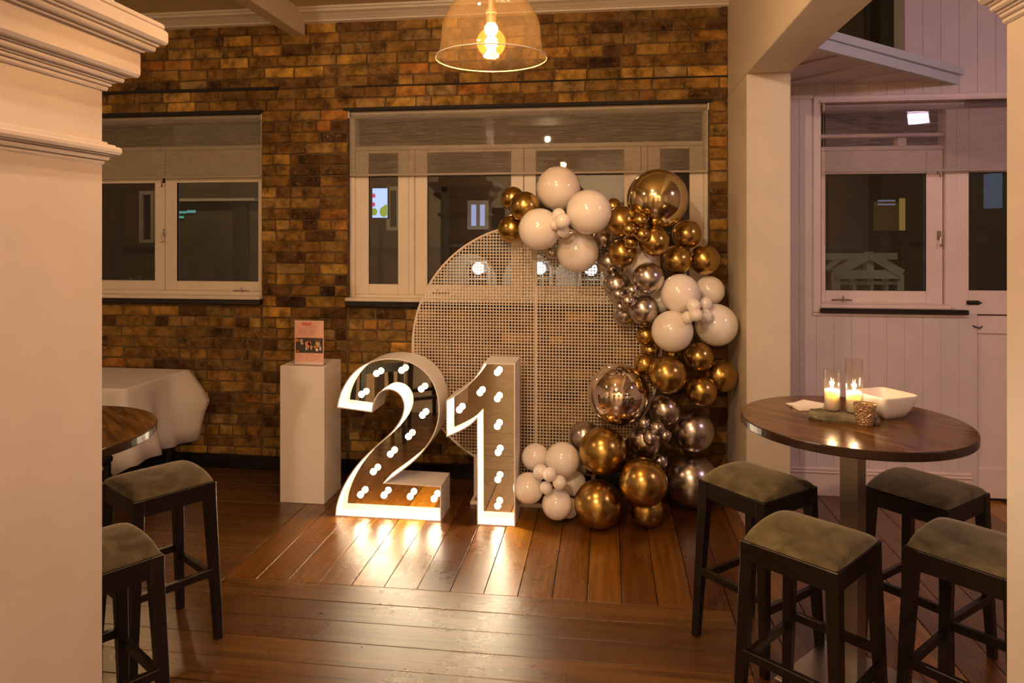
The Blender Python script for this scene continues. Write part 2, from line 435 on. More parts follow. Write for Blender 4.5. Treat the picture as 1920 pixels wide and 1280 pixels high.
# ================================================================== window building
def ring(bm, x0, x1, z0, z1, l, r, t, b, y0, y1, bev=.004):
    box(bm, x0, x0+l, y0, y1, z0, z1, bev=bev); box(bm, x1-r, x1, y0, y1, z0, z1, bev=bev)
    box(bm, x0+l, x1-r, y0+.001, y1, z1-t, z1, bev=bev); box(bm, x0+l, x1-r, y0+.001, y1, z0, z0+b, bev=bev)
def stay(parent, x, y, z, m, flip=1):
    bm = bmesh.new()
    tube(bm, [(x-.06, y-.012, z), (x-.02, y-.02, z+.004), (x+.05, y-.018, z+.003), (x+.075, y-.012, z)], .005, 6)
    box(bm, x-.015*flip-.008, x-.015*flip+.008, y-.03, y, z-.008, z+.006, bev=.002)
    tube(bm, [(x-.015*flip, y-.02, z), (x-.015*flip, y-.022, z+.03)], .004, 6)
    obj('window_stay', fix(bm), m, parent)
def latch(parent, x, y, z, m, s=1):
    bm = bmesh.new()
    box(bm, x-.012*s, x+.012*s, y-.012, y, z-.03*s, z+.03*s, bev=.003)
    tube(bm, [(x, y-.012, z-.01), (x, y-.03, z-.015), (x, y-.032, z-.06*s)], .006*s, 6)
    lathe_b = bmesh.ops.create_uvsphere(bm, u_segments=8, v_segments=6, radius=.010*s, matrix=Matrix.Translation((x, y-.032, z-.068*s)))
    obj('latch', fix(bm), m, parent)
def sash(win, x0, x1, z0, z1, gx0, gx1, gz0, gz1, y, m, name='sash'):
    bm = bmesh.new()
    ring(bm, x0, x1, z0, z1, gx0-x0, x1-gx1, z1-gz1, gz0-z0, y, y+.04)
    # small glazing bead
    b_ = .006
    ring(bm, gx0-b_, gx1+b_, gz0-b_, gz1+b_, b_, b_, b_, b_, y+.008, y+.03, bev=0)
    s = obj(name, bm, m, win, kind='structure')
    p = obj('pane', BX(gx0-.002, gx1+.002, y+.022, y+.026, gz0-.002, gz1+.002), M['pane'], s)
    return s
YF = 5.185
def zf(v, u, Y=YF): return ZA(u, v, Y)
# --- window_1 (left)
win1 = struct(empty('window_1', (0, 0, 0)))
bm = bmesh.new()
x0, x1, z0, z1 = W1
ring(bm, x0, x1, z0, z1, .035, .035, .06, .045, YF-.012, YF+.10)
zt = zf(340, 480)                                 # transom rail band between the sashes and the top light
za = zf(277, 480)
box(bm, x0+.035, x1-.035, YF-.006, YF+.08, za-.012, za+.02, bev=.004)
obj('frame', bm, M['trimw'], win1)
xm = XA(309, YF)
gz0, gz1 = zf(527, 400), zf(342, 400)
s1 = sash(win1, x0+.035, xm-.002, z0+.045, za-.012, x0+.12, XA(290, YF), gz0, gz1, YF, M['trimw'])
s2 = sash(win1, xm+.002, x1-.035, z0+.045, za-.012, XA(331, YF), XA(484, YF), gz0, gz1, YF, M['trimw'])
latch(s2, xm, YF, zf(436, 310), M['chrome']); latch(s1, xm-.004, YF, zf(338, 308), M['bronze'], .7)
stay(s2, XA(452, YF), YF, zf(545, 452), M['steel'], -1)
# upper light panes showing as low slots under the top rail
bm = bmesh.new()
obj('pane', BX(x0+.035, x1-.035, YF+.03, YF+.034, za+.02, z1-.06), M['pane'], win1)
bm = bmesh.new(); box(bm, x0, x1+.004, WY-.045, WY+.07, 1.302, 1.330, bev=.006); obj('sill_moulding', bm, M['trimw'], win1)
bm = bmesh.new(); box(bm, -5.0, x1+.006, WY-.035, WY+.06, 1.262, 1.302, bev=.006); obj('sill', bm, M['black'], win1)
# --- window_2 (main)
win2 = struct(empty('window_2', (0, 0, 0)))
bm = bmesh.new(); x0, x1, z0, z1 = W2
ring(bm, x0, x1, z0, z1, .04, .03, .06, .03, YF-.012, YF+.10)
za = zf(276, 900)
box(bm, x0+.04, x1-.03, YF-.006, YF+.08, za-.012, za+.02, bev=.004)
m1, m2, m3 = XA(772, YF), XA(982, YF), XA(1208, YF)
for mx_ in (m1, m3): box(bm, mx_-.022, mx_+.022, YF-.008, YF+.08, z0+.03, za-.012, bev=.004)
obj('frame', bm, M['trimw'], win2)
gz0, gz1 = zf(534, 880), zf(285, 880)
b0, b1 = z0+.03, za-.012
q1 = sash(win2, x0+.04, m1-.024, b0, b1, XA(691, YF), XA(746, YF), gz0, gz1, YF, M['trimw'])
q2 = sash(win2, m1+.024, m2-.002, b0, b1, XA(801, YF), XA(958, YF), gz0, gz1, YF, M['trimw'])
q3 = sash(win2, m2+.002, m3-.024, b0, b1, XA(1005, YF), XA(1170, YF), gz0, gz1, YF, M['trimw'])
q4 = sash(win2, m3+.024, x1-.03, b0, b1, XA(1238, YF), XA(1293, YF), gz0, gz1, YF, M['trimw'])
latch(q2, m2, YF, zf(462, 985), M['chrome'], .7)
stay(q2, XA(825, YF), YF, zf(549, 820), M['steel']); stay(q3, XA(1130, YF), YF, zf(553, 1130), M['steel'], -1)
obj('pane', BX(x0+.04, x1-.03, YF+.03, YF+.034, za+.02, z1-.06), M['pane'], win2)
bm = bmesh.new(); box(bm, x0-.004, x1+.004, WY-.045, WY+.07, 1.300, 1.326, bev=.006); obj('sill_moulding', bm, M['trimw'], win2)
bm = bmesh.new(); box(bm, x0-.004, x1+.008, WY-.035, WY+.06, 1.258, 1.300, bev=.006); obj('sill', bm, M['black'], win2)

# --- roller blinds
def roller(x0, x1, z0, z1, y, label, fab, yoff=0):
    t = empty('roller_blind', ((x0+x1)/2, y, z1)); tag(t, label, 'blind', 'roller blinds over the windows')
    hw = (x1-x0)/2; h = z1-z0
    bm = bmesh.new(); box(bm, -hw+.012, hw-.012, -.001, .001, -h+.012, -.02); obj('fabric', bm, fab, t)
    bm = bmesh.new(); tube(bm, [(-hw+.008, .022, -.022), (hw-.008, .022, -.022)], .022, 14); obj('roller_tube', fix(bm), fab, t)
    bm = bmesh.new(); tube(bm, [(-hw+.010, 0, -h+.008), (hw-.010, 0, -h+.008)], .0085, 10); obj('bottom_rail', fix(bm), M['alu'], t)
    for s in (-1, 1):
        bm = bmesh.new(); box(bm, s*hw-.005, s*hw+.005, -.012, .045, -.05, .004, bev=.003); obj('bracket', bm, M['trimw'], t)
    bm = bmesh.new(); tube(bm, [(-hw+.004, .012, -.03), (-hw+.006, .014, -h-.25), (-hw+.010, .014, -h-.5)], .0016, 5)
    obj('pull_chain', fix(bm), M['alu'], t)
    return t
zb = 2.243
roller(W1[0]+.02, W1[1]-.006, zb, 2.733, WY+.022, 'grey translucent roller blind over the brick wall\'s left window', M['blind'])
roller(W2[0]+.004, W2[1]-.004, zb, 2.733, WY+.022, 'wide grey translucent roller blind hanging behind the white and gold balloons', M['blind'])

# ================================================================== ceiling, cornice, beams
struct(obj('ceiling', BX(-6, XE+.06, -5, WY+.2, CEIL, CEIL+.1), M['ceil']))
struct(obj('ceiling_annex', BX(XE+.06, 4.6, -5, WY+.2, 4.25, 4.35), M['ceil']))
prof = [(0, 3.405), (0, 3.5), (-.13, 3.5), (-.13, 3.486), (-.118, 3.48), (-.112, 3.466), (-.085, 3.456), (-.07, 3.446), (-.05, 3.434), (-.044, 3.428), (-.034, 3.427), (-.03, 3.414), (-.012, 3.410)]
bm = bmesh.new(); prism(bm, [(WY+.004+a_, b_) for a_, b_ in prof], -5.2, XE, 'X'); struct(obj('trim_1', fix(bm), M['paint'], None))
xb0, xb1 = XA(546.6, WY), XA(572, WY)
bm = bmesh.new(); box(bm, xb0, xb1, 1.0, WY+.0, 3.315, CEIL, bev=.006); struct(obj('beam', bm, M['paint']))
# plaster stub, its front face and the beam over it
XC0, XC1, YC = XE, XA(1483, 4.46), 4.46
stub = struct(empty('column', (0, 0, 0)))
bm = bmesh.new(); box(bm, XC0, XC1, YC, WY+.2, 0, 2.785, bev=.006); obj('shaft', bm, M['paint'], stub)
bm = bmesh.new()
box(bm, XC0-.004, XC1+.018, YC-.018, WY, 0, .12, bev=.004); box(bm, XC0-.002, XC1+.012, YC-.012, WY, .12, .15, bev=.006)
obj('base_moulding', bm, M['annexw'], stub)
bm = bmesh.new(); box(bm, XC0, XC1, .9, WY+.2, 2.785, 4.3, bev=.004); struct(obj('beam', bm, M['paint']))
# ================================================================== annex wall with boards
DX0 = XA(1815, WY)                              # left edge of the door leaf
WX0, WX1 = XA(1538, WY), XA(1800, WY)
WZ0, WZ1 = ZA(1600, 577, WY), ZA(1600, 192, WY)
HX1 = XA(1703, WY)
ann = struct(empty('wall_back_annex', (0, 0, 0)))
holes = [(WX0, DX0+.02, WZ0, WZ1), (DX0+.02, 3.3, 0, WZ1), (1.25, HX1, 2.98, 4.15)]
bm = bmesh.new(); wall_mass(bm, XC1-.02, 4.6, 0, 4.3, WY+.016, WY+.24, holes)
obj('backing', bm, M['annex'], ann, kind='structure')
x = XC1-.01; bw = .115
while x < 4.5:
    x1 = min(x+bw, 4.5)
    segs = [(.0, 4.24)]
    xm_ = (x+x1)/2
    for h in holes:
        if h[0]-.0 < xm_ < h[1]:
            ns = []
            for p, q in segs:
                if h[2] > p: ns.append((p, min(q, h[2]-.03)))
                if h[3] < q: ns.append((max(p, h[3]+.03), q))
            segs = [s for s in ns if s[1]-s[0] > .05]
    for p, q in segs:
        bm = BX(x+.0005, x1-.0005, WY+.0, WY+.017, p, q, bev=.0016); obj('panel_board', bm, M['annex'], ann, kind='structure')
    x = x1
# skirting of the annex
bm = bmesh.new(); XD = XA(1832, WY)
box(bm, XC1, DX0+.02, WY-.02, WY+.01, 0, .155, bev=.003); box(bm, XC1, DX0+.02, WY-.032, WY, .155, .172, bev=.006); box(bm, XC1, DX0+.02, WY-.022, WY, .172, .195, bev=.008)
struct(obj('baseboard_back_annex', bm, M['annexw']))
# architrave round the window and door head
bm = bmesh.new()
box(bm, WX0-.05, WX0, WY-.016, WY+.03, WZ0-.04, WZ1+.05, bev=.004)
box(bm, WX0-.05, 3.35, WY-.018, WY+.03, WZ1, WZ1+.045, bev=.004); box(bm, WX0-.01, 3.35, WY-.035, WY+.03, WZ1-.002, WZ1+.014, bev=.004)
box(bm, WX0-.05, DX0+.005, WY-.016, WY+.02, WZ0-.055, WZ0-.028, bev=.004)
box(bm, XC1, WX0-.05, WY-.014, WY+.01, ZA(1500, 186, WY)-.0, ZA(1500, 181, WY)+.01, bev=.003)
struct(obj('trim_2', bm, M['annexw']))
# window_3
win3 = struct(empty('window_3', (0, 0, 0)))
bm = bmesh.new(); YA = 5.175
ring(bm, WX0, DX0-.0, WZ0, WZ1, .02, .03, .05, .03, YA-.01, YA+.1)
zr = ZA(1650, 279, YA)
box(bm, WX0+.02, DX0-.03, YA-.006, YA+.08, zr-.01, zr+.02, bev=.004)
xq = XA(1768, YA)
box(bm, xq+.004, DX0, YA-.03, YA+.09, WZ0, WZ1-.05, bev=.005)
box(bm, XA(1683, YA), XA(1700, YA), YA, YA+.07, zr+.02, ZA(1690, 258, YA), bev=.003)
zr2 = ZA(1650, 257, YA); box(bm, WX0+.02, DX0-.03, YA-.006, YA+.08, zr2, zr2+.025, bev=.004)
obj('frame', bm, M['annexw'], win3)
q = sash(win3, WX0+.02, xq, WZ0+.03, zr-.01, XA(1548, YA), XA(1737, YA), ZA(1640, 545, YA), ZA(1640, 326, YA), YA, M['annexw'])
latch(q, XA(1760, YA), YA, ZA(1760, 441, YA), M['chrome']); latch(q, XA(1759, YA), YA, ZA(1759, 322, YA), M['chrome'], .5)
stay(q, XA(1575, YA), YA, ZA(1575, 562, YA), M['chrome'], -1)
obj('pane', BX(WX0+.02, DX0-.03, YA+.03, YA+.034, zr+.02, WZ1-.05), M['pane'], win3)
bm = bmesh.new(); box(bm, WX0-.005, XA(1772, WY)+.03, WY-.03, WY+.06, WZ0-.002, WZ0+.025, bev=.006); obj('sill_moulding', bm, M['annexw'], win3)
bm = bmesh.new(); box(bm, WX0-.01, XA(1811, WY), WY-.05, WY+.06, WZ0-.034, WZ0-.002, bev=.006); obj('sill', bm, M['black'], win3)
# door_1 (stable door leaf at the right edge)
door = struct(empty('door_1', (0, 0, 0)))
dx0, dx1 = DX0, 3.25; gx0 = XA(1817, YA); ztop = WZ1-.05
gx0 = dx0+.10
YD = 5.14
bm = bmesh.new()
gz0, gz1 = ZA(1850, 545, YD), ZA(1850, 322, YD)
ring(bm, dx0+.004, dx1, .05, ztop, XA(1817, YD)-dx0+.0, .12, ztop-gz1, gz0-.05-.12, YD, YD+.045) if False else None
gxa = XA(1817, YD)
ring(bm, gxa-.08, dx1, gz0-.16, ztop, .08, .1, ztop-gz1, .16, YD, YD+.045)
obj('upper_leaf', bm, M['annexw'], door)
obj('pane', BX(gxa, dx1-.1, YD+.02, YD+.024, gz0, gz1), M['pane'], door)
bm = bmesh.new()
zt = gz0-.17
ring(bm, gxa-.08, dx1, .02, zt, .09, .1, .12, .2, YD, YD+.045); box(bm, gxa+.01, dx1-.1, YD+.018, YD+.03, .2, zt-.12)
obj('lower_leaf', bm, M['annexw'], door)
bm = bmesh.new(); bx_, bz_ = XA(1822, YD), ZA(1822, 567, YD)
box(bm, bx_-.035, bx_+.045, YD-.012, YD, bz_-.014, bz_+.014, bev=.003); tube(bm, [(bx_-.03, YD-.014, bz_), (bx_+.055, YD-.014, bz_)], .006, 8)
obj('bolt', fix(bm), M['bronze'], door)
bm = bmesh.new(); hx, hz = XA(1826, YD), ZA(1826, 612, YD)
tube(bm, [(hx-.02, YD-.005, hz+.01), (hx-.01, YD-.03, hz+.004), (hx+.02, YD-.04, hz-.006), (hx+.04, YD-.02, hz+.004)], .005, 6)
obj('handle', fix(bm), M['bronze'], door)
# window_4: high dark opening
win4 = struct(empty('window_4', (0, 0, 0)))
obj('pane', BX(1.25, HX1, WY+.1, WY+.104, 2.98, 4.15), M['pane'], win4)
bm = bmesh.new(); box(bm, XA(1626, WY+.1)-.006, XA(1626, WY+.1)+.006, WY+.06, WY+.1, 2.98, 4.15); obj('glazing_bar', bm, M['dark'], win4)
roller(WX0+.012, 3.3, ZA(1700, 322, WY-.03), WZ1-.012, WY-.03, 'grey translucent roller blind above the annex window and door', M['blind2'])
# corner canopy: horizontal soffit with diagonal fascia
can = struct(empty('ceiling_canopy', (0, 0, 0)))
A_ = Vector((2.36, WY-.0)); B_ = Vector((XC1, 4.0))
dirv = (B_-A_).normalized(); nrm = Vector((dirv.y, -dirv.x)) * 1
if nrm.x < 0: nrm = -nrm
def strip(bm, a, b, n, t0, t1, z0, z1):
    p = [a+n*t0, b+n*t0, b+n*t1, a+n*t1]; prism(bm, [(q_.x, q_.y) for q_ in p], z0, z1, 'Z')
bm = bmesh.new(); strip(bm, A_, B_, nrm, -.02, .008, 2.815, 2.875); obj('fascia', fix(bm), M['canopy'], can)
bm = bmesh.new(); strip(bm, A_+Vector((.02, 0)), B_, nrm, -.02, .022, 2.877, 2.925); obj('fascia_cap', fix(bm), M['canopy'], can)
bm = bmesh.new(); prism(bm, [(XC1, WY), (A_.x, WY), (B_.x, B_.y)], 2.86, 2.875, 'Z'); obj('soffit', fix(bm), M['annex'], can)
L_ = (B_-A_).length
for i in range(9):                                # soffit boards, square to the fascia, clipped at the wall and the beam
    t0_, t1_ = i*L_/9+.004, (i+1)*L_/9-.004
    pts = []
    def reach(t):
        p = A_+dirv*t; n2 = -nrm
        k1 = (WY-p.y)/n2.y if n2.y > 0 else 9
        k2 = (XC1-p.x)/n2.x if n2.x < 0 else 9
        return p+n2*.02, p+n2*max(.02, min(k1, k2))
    a0, a1 = reach(t0_); c0, c1 = reach(t1_)
    if (a1-a0).length+(c1-c0).length < .06: continue
    bm = bmesh.new(); prism(bm, [(q_.x, q_.y) for q_ in (a0, c0, c1, a1)], 2.835+(.012 if i % 2 else 0), 2.862, 'Z')
    obj('soffit_board', fix(bm), M['annex'], can, kind='structure')

# ================================================================== the rest of the room behind and beside the camera
struct(obj('wall_left', BX(-6.1, -6, -5, 5.3, 0, 3.6), M['paint']))
struct(obj('wall_right', BX(4.6, 4.7, -5, 5.3, 0, 4.3), M['annex']))
bm = bmesh.new()
wall_mass(bm, -6, 4.6, 0, 4.3, -5.1, -5, [(-3.6, -2.2, 0, 2.4), (-.7, .7, 0, 2.5), (2.2, 3.4, 0, 2.4)])
struct(obj('wall_front', bm, M['paint']))
struct(obj('wall_front_beyond', BX(-6, 4.6, -6.6, -6.5, 0, 4.3), M['ceil']))
# ================================================================== foreground pilasters
def pilaster(name, x0, x1, y0, y1, zs, label, ks=.8, neck=True):
    t = struct(empty(name, (0, 0, 0)), label)
    bm = bmesh.new(); box(bm, x0, x1, y0, y1, 0, zs[1]+.02, bev=.004); obj('shaft', bm, M['pillar'], t)
    bm = bmesh.new()
    def cap(z0, prof):
        for (dz0, dz1, out) in prof: box(bm, x0-out*ks, x1+out*ks, y0-out*ks, y1+out*ks, z0+dz0, z0+dz1, bev=min(.008, (dz1-dz0)*.3))
    cap(zs[0], [(0, .012, .006), (.012, .026, .018), (.026, .030, .026), (.030, .052, .048), (.052, .058, .03), (.058, .066, .012)])
    if neck: obj('neck_moulding', bm, M['pillar'], t)
    else: bm.free()
    bm = bmesh.new()
    cap(zs[1], [(0, .014, .014), (.014, .024, .022), (.024, .030, .030), (.030, .044, .052), (.044, .050, .058), (.050, .128, .092),
                (.128, .136, .100), (.136, .152, .128), (.152, .160, .135), (.160, .205, .160), (.205, .225, .150), (.225, .29, .03)])
    obj('capital', bm, M['pillar'], t)
    obj('upper_shaft', BX(x0-.02, x1+.02, y0-.02, y1+.02, zs[1]+.28, 3.5), M['pillar'], t)
    return t
YP = 1.9; XP = XA(193, YP)
pilaster('pillar', XP-.55, XP, 1.35, YP, (ZA(193, 308, YP), ZA(193, 170, YP)), 'cream painted pillar with stepped capital')
YQ = 1.57; XQ = XA(1886, YQ)
pilaster('pillar', XQ, XQ+.5, 1.1, YQ, (ZA(1886, 46, YQ)-.21, ZA(1886, 46, YQ)), 'cream painted pillar beside the annex door', .42, False)

# ================================================================== plinth and sign
px0, px1 = XA(525, 4.5), XA(608, 4.5)
t = obj('display_plinth', BX(-(px1-px0)/2, (px1-px0)/2, 0, .30, 0, .918, bev=.002), M['white'], loc=((px0+px1)/2, 4.5, 0))
tag(t, 'tall plain white square display plinth beside the numeral two', 'plinth')
sx0, sx1 = XA(552.5, 4.54), XA(607, 4.54); sw = (sx1-sx0)
sign = empty('menu_sign', ((sx0+sx1)/2, 4.54, .919)); tag(sign, 'small pink printed sign in clear holder standing on the white plinth', 'sign')
bm = bmesh.new(); box(bm, -sw/2, sw/2, .004, .007, 0, .302); box(bm, -sw/2, sw/2, -.004, -.002, 0, .302); box(bm, -sw/2, sw/2, -.03, .06, 0, .003)
obj('acrylic_holder', bm, glass_pane('acrylic', (.97, .96, .95), 1.3), sign)
pink = simple('pink_card', (.95, .54, .41), .6); orange = simple('orange_ink', (.70, .09, .01), .6); pw = simple('white_edge', (.88, .72, .62), .6)
obj('card', BX(-sw/2+.001, sw/2-.001, -.001, .003, .004, .301), pw, sign)
ph_ = .301
pc = obj('print', BX(-sw/2+.006, sw/2-.004, -.0016, -.001, .022, .296), pink, sign)
def font(txt, size, x, z, m, parent, name='lettering'):
    c = bpy.data.curves.new(name, 'FONT'); c.body = txt; c.size = size; c.extrude = .0003; c.align_x = 'CENTER'; c.materials.append(m)
    c.space_character = 1.05; c.offset = .0012
    o = bpy.data.objects.new(name, c); o.location = (x, -.0020, z); o.rotation_euler = (math.pi/2, 0, 0); COL.objects.link(o)
    me = bpy.data.meshes.new_from_object(o.evaluated_get(bpy.context.evaluated_depsgraph_get())); bpy.data.objects.remove(o)
    o = bpy.data.objects.new(name, me); o.location = (x, -.0020, z); o.rotation_euler = (math.pi/2, 0, 0); link(o, parent)
font('WILD', .025, -.018, .270, orange, sign)
photo_d = simple('photo_dark', (.075, .06, .045), .4, var=.5, vscale=60)
ps = obj('photo_strip', BX(-sw/2+.008, sw/2-.006, -.0022, -.0015, .083, .185), photo_d, sign)
def blob(x, z, rx, rz, m, nm, par):
    bm = bmesh.new(); n = 9
    pts = [(x+rx*math.cos(2*math.pi*i/n)*R.uniform(.6, 1.1), z+rz*math.sin(2*math.pi*i/n)*R.uniform(.6, 1.1)) for i in range(n)]
    prism(bm, pts, -.0027, -.0022); obj(nm, fix(bm), m, par)
org = simple('photo_orange', (.75, .2, .02), .5); pk = simple('photo_coral', (.8, .26, .14), .5); cr = simple('photo_cream', (.62, .42, .26), .5)
for a_ in ((-.083, .168, .012, .015, org), (-.055, .165, .015, .016, cr), (-.05, .145, .012, .006, pw), (-.082, .093, .012, .008, org),
           (-.01, .138, .020, .032, pk), (.004, .15, .012, .022, pk), (.016, .12, .008, .018, cr), (-.02, .112, .008, .012, pw),
           (.062, .145, .016, .030, cr), (.046, .125, .014, .016, org), (.056, .105, .012, .010, pw), (.06, .165, .012, .006, pk), (.08, .115, .008, .018, pw)):
    blob(*a_, 'picture_patch', ps)
bm = bmesh.new()                                   # rows too small to read: fine ruled strokes
ink = simple('faint_ink', (.62, .26, .17), .6)
for (xa, xb, z) in ((-.068, -.014, .238), (.004, .046, .238), (-.074, -.018, .227), (.002, .052, .227), (.058, .075, .224), (-.07, -.035, .217), (.012, .044, .217), (-.072, -.020, .208), (.012, .046, .208), (.016, .052, .200),
                    (-.004, .05, .256), (-.010, .034, .072), (-.010, .080, .058), (-.010, .072, .042), (-.010, .040, .029)):
    x = xa
    while x < xb:
        l = R.uniform(.003, .009); box(bm, x, min(xb, x+l), -.0021, -.0017, z, z+.0032); x += l+.002
for z in (.072, .058, .042, .029): box(bm, -.021, -.015, -.0021, -.0017, z-.002, z+.005)
obj('text_line', bm, ink, sign, kind='stuff')

# ================================================================== marquee numerals
def poly_offset(pts, d):
    n = len(pts); out = []
    area = sum(pts[i][0]*pts[(i+1) % n][1]-pts[(i+1) % n][0]*pts[i][1] for i in range(n))
    sg = 1 if area > 0 else -1
    for i in range(n):
        p0, p1, p2 = Vector(pts[i-1]), Vector(pts[i]), Vector(pts[(i+1) % n])
        e1, e2 = (p1-p0).normalized(), (p2-p1).normalized()
        n1, n2 = Vector((-e1.y, e1.x))*sg, Vector((-e2.y, e2.x))*sg
        b_ = (n1+n2); 
        if b_.length < 1e-6: b_ = n1
        b_.normalize(); k_ = d/max(.35, b_.dot(n1)); out.append(tuple(p1+b_*k_))
    return out
def catmull(pts, corner, sub=5):
    out = []; n = len(pts)
    for i in range(n):
        p0, p1, p2, p3 = [Vector(pts[j % n]) for j in (i-1, i, i+1, i+2)]
        c1, c2 = corner[i % n], corner[(i+1) % n]
        if c1 and c2: out.append(tuple(p1)); continue
        if c1: p0 = p1*2-p2
        if c2: p3 = p2*2-p1
        for k_ in range(sub):
            t = k_/sub
            out.append(tuple(.5*((2*p1)+(-p0+p2)*t+(2*p0-5*p1+4*p2-p3)*t*t+(-p0+3*p1-3*p2+p3)*t**3)))
    return out
def numeral(name, px, corner, Y, bulbs, label, zfix):
    w = [P(u, v, Y) for u, v in px]
    pts = [(a_.x, a_.z) for a_ in w]
    x_ref = sum(p[0] for p in pts)/len(pts); zmin = min(p[1] for p in pts)
    pts = [(a_-x_ref, max(b_-zmin, 0) if b_-zmin > zfix else 0) for a_, b_ in pts]
    pts = catmull(pts, corner); pts = [(a_, max(0, b_)) for a_, b_ in pts]
    inn = poly_offset(pts, .007); D = .25; n = len(pts)
    t = empty(name, (x_ref, Y, 0)); tag(t, label, 'marquee number', 'light-up marquee numerals')
    bm = bmesh.new()
    rows = [[bm.verts.new((p[0], y_, p[1])) for p in src] for src, y_ in ((inn, D), (inn, 0), (pts, 0), (pts, D))]
    for a_, b_ in zip(rows, rows[1:]+rows[:1]):
        for i in range(n): bm.faces.new((a_[i], a_[(i+1) % n], b_[(i+1) % n], b_[i]))
    obj('rim', fix(bm), M['letterw'], t)
    bm = bmesh.new(); prism(bm, inn, .100, .106); obj('mirror_panel', fix(bm), M['mirror'], t)
    bm = bmesh.new(); prism(bm, inn, .240, .248); obj('back_panel', fix(bm), M['letterw'], t)
    for u, v in bulbs:
        q = P(u, v, Y+.055)
        bm = bmesh.new(); bmesh.ops.create_uvsphere(bm, u_segments=16, v_segments=12, radius=.0195)
        b_ = obj('bulb', bm, M['bulb'], t, (q.x-x_ref, .055, q.z), smooth=True)
        bm = bmesh.new(); lathe(bm, [(0, 0), (.015, 0), (.015, .02), (.013, .027), (0, .027)], 14)
        bm.transform(Matrix.Rotation(-math.pi/2, 4, 'X')); bm.transform(Matrix.Translation((0, .018, 0)))
        obj('socket', fix(bm), M['socket'], b_)
    return t
def zp(L, ox=500, oy=560, k_=2.844): return [(a_/k_+ox, b_/k_+oy) for a_, b_ in L]
two = zp([(375,582),(383,540),(400,490),(430,435),(470,388),(515,355),(565,334),(615,323),(665,320),(720,326),(775,342),(825,372),(868,415),(898,468),(916,530),(922,595),(916,655),(898,715),(868,770),(825,828),(775,877),(715,924),(635,982),
          (930,1000),(930,1190),(365,1158),(372,1100),(395,1030),(430,962),(478,892),(540,825),(600,772),(650,728),(690,682),(718,635),(731,585),(726,545),(708,514),(680,494),(645,487),(612,498),(588,524),(572,560),(563,608)])
cr2 = [0]*len(two)
for i in (0, 22, 23, 24, 25, len(two)-1): cr2[i] = 1
b2 = [(678,739),(706,700),(753,694),(790,729),(792,778),(766,818),(732,851),(700,884),(676,927),(720,928),(769,930.5),(814,934.5)]
numeral('marquee_numeral', two, cr2, 4.325, b2, 'white light-up numeral two with mirrored back and twelve glowing bulbs', .03)
one = zp([(957,540),(1000,515),(1050,478),(1095,435),(1130,390),(1158,340),(1325,345),(1325,1212),(1122,1203),(1120,640),(1092,668),(1055,692),(1010,715),(958,738)])
cr1 = [1, 0, 0, 0, 0, 1, 1, 1, 1, 1, 0, 0, 0, 1]
b1 = [(932.5,698),(900,736),(861.5,768),(932.5,747),(932.5,799),(934,848),(933.5,898.6),(933,948)]
numeral('marquee_numeral', one, cr1, 4.31, b1, 'white light-up numeral one with mirrored back beside the white balloons', .03)

# ================================================================== round mesh backdrop
YM = 4.75; mc = P(1001, 655, YM); RM = 234*4.77/F
disc = empty('mesh_backdrop', (mc.x, YM, 0)); tag(disc, 'round white wire mesh backdrop standing behind the numerals and balloons', 'backdrop')
bm = bmesh.new(); zc = mc.z
tube(bm, [(RM*math.cos(a_*math.pi/48), 0, zc+RM*math.sin(a_*math.pi/48)) for a_ in range(97)], .0075, 8); obj('hoop', fix(bm), M['wire'], disc)
bm = bmesh.new(); pitch = .0214; n = int(RM/pitch)
for i in range(-n, n+1):
    c_ = i*pitch; h_ = math.sqrt(max(0, RM*RM-c_*c_))
    box(bm, c_-.0028, c_+.0028, -.0022, .0008, zc-h_, zc+h_); box(bm, -h_, h_, -.0008, .0022, zc+c_-.0028, zc+c_+.0028)
obj('wire_grid', bm, M['wire'], disc, kind='stuff')
bm = bmesh.new(); tube(bm, [(.012, .006, zc-RM), (.012, .006, zc+RM)], .006, 8); obj('centre_bar', fix(bm), M['wire'], disc)
for s in (-1, 1):
    xl = s*XM_ if False else s*.40
    bm = bmesh.new(); zz = zc-math.sqrt(RM*RM-.40**2); box(bm, xl-.012, xl+.012, -.012, .012, .02, zz+.01, bev=.002); obj('leg', bm, M['wire'], disc)
    bm = bmesh.new(); box(bm, xl-.014, xl+.014, -.13, .15, 0, .024, bev=.003); obj('foot', bm, M['wire'], disc)
bm = bmesh.new(); box(bm, -.40, .40, -.128, -.10, 0, .022, bev=.003); obj('base_bar', bm, M['wire'], disc)

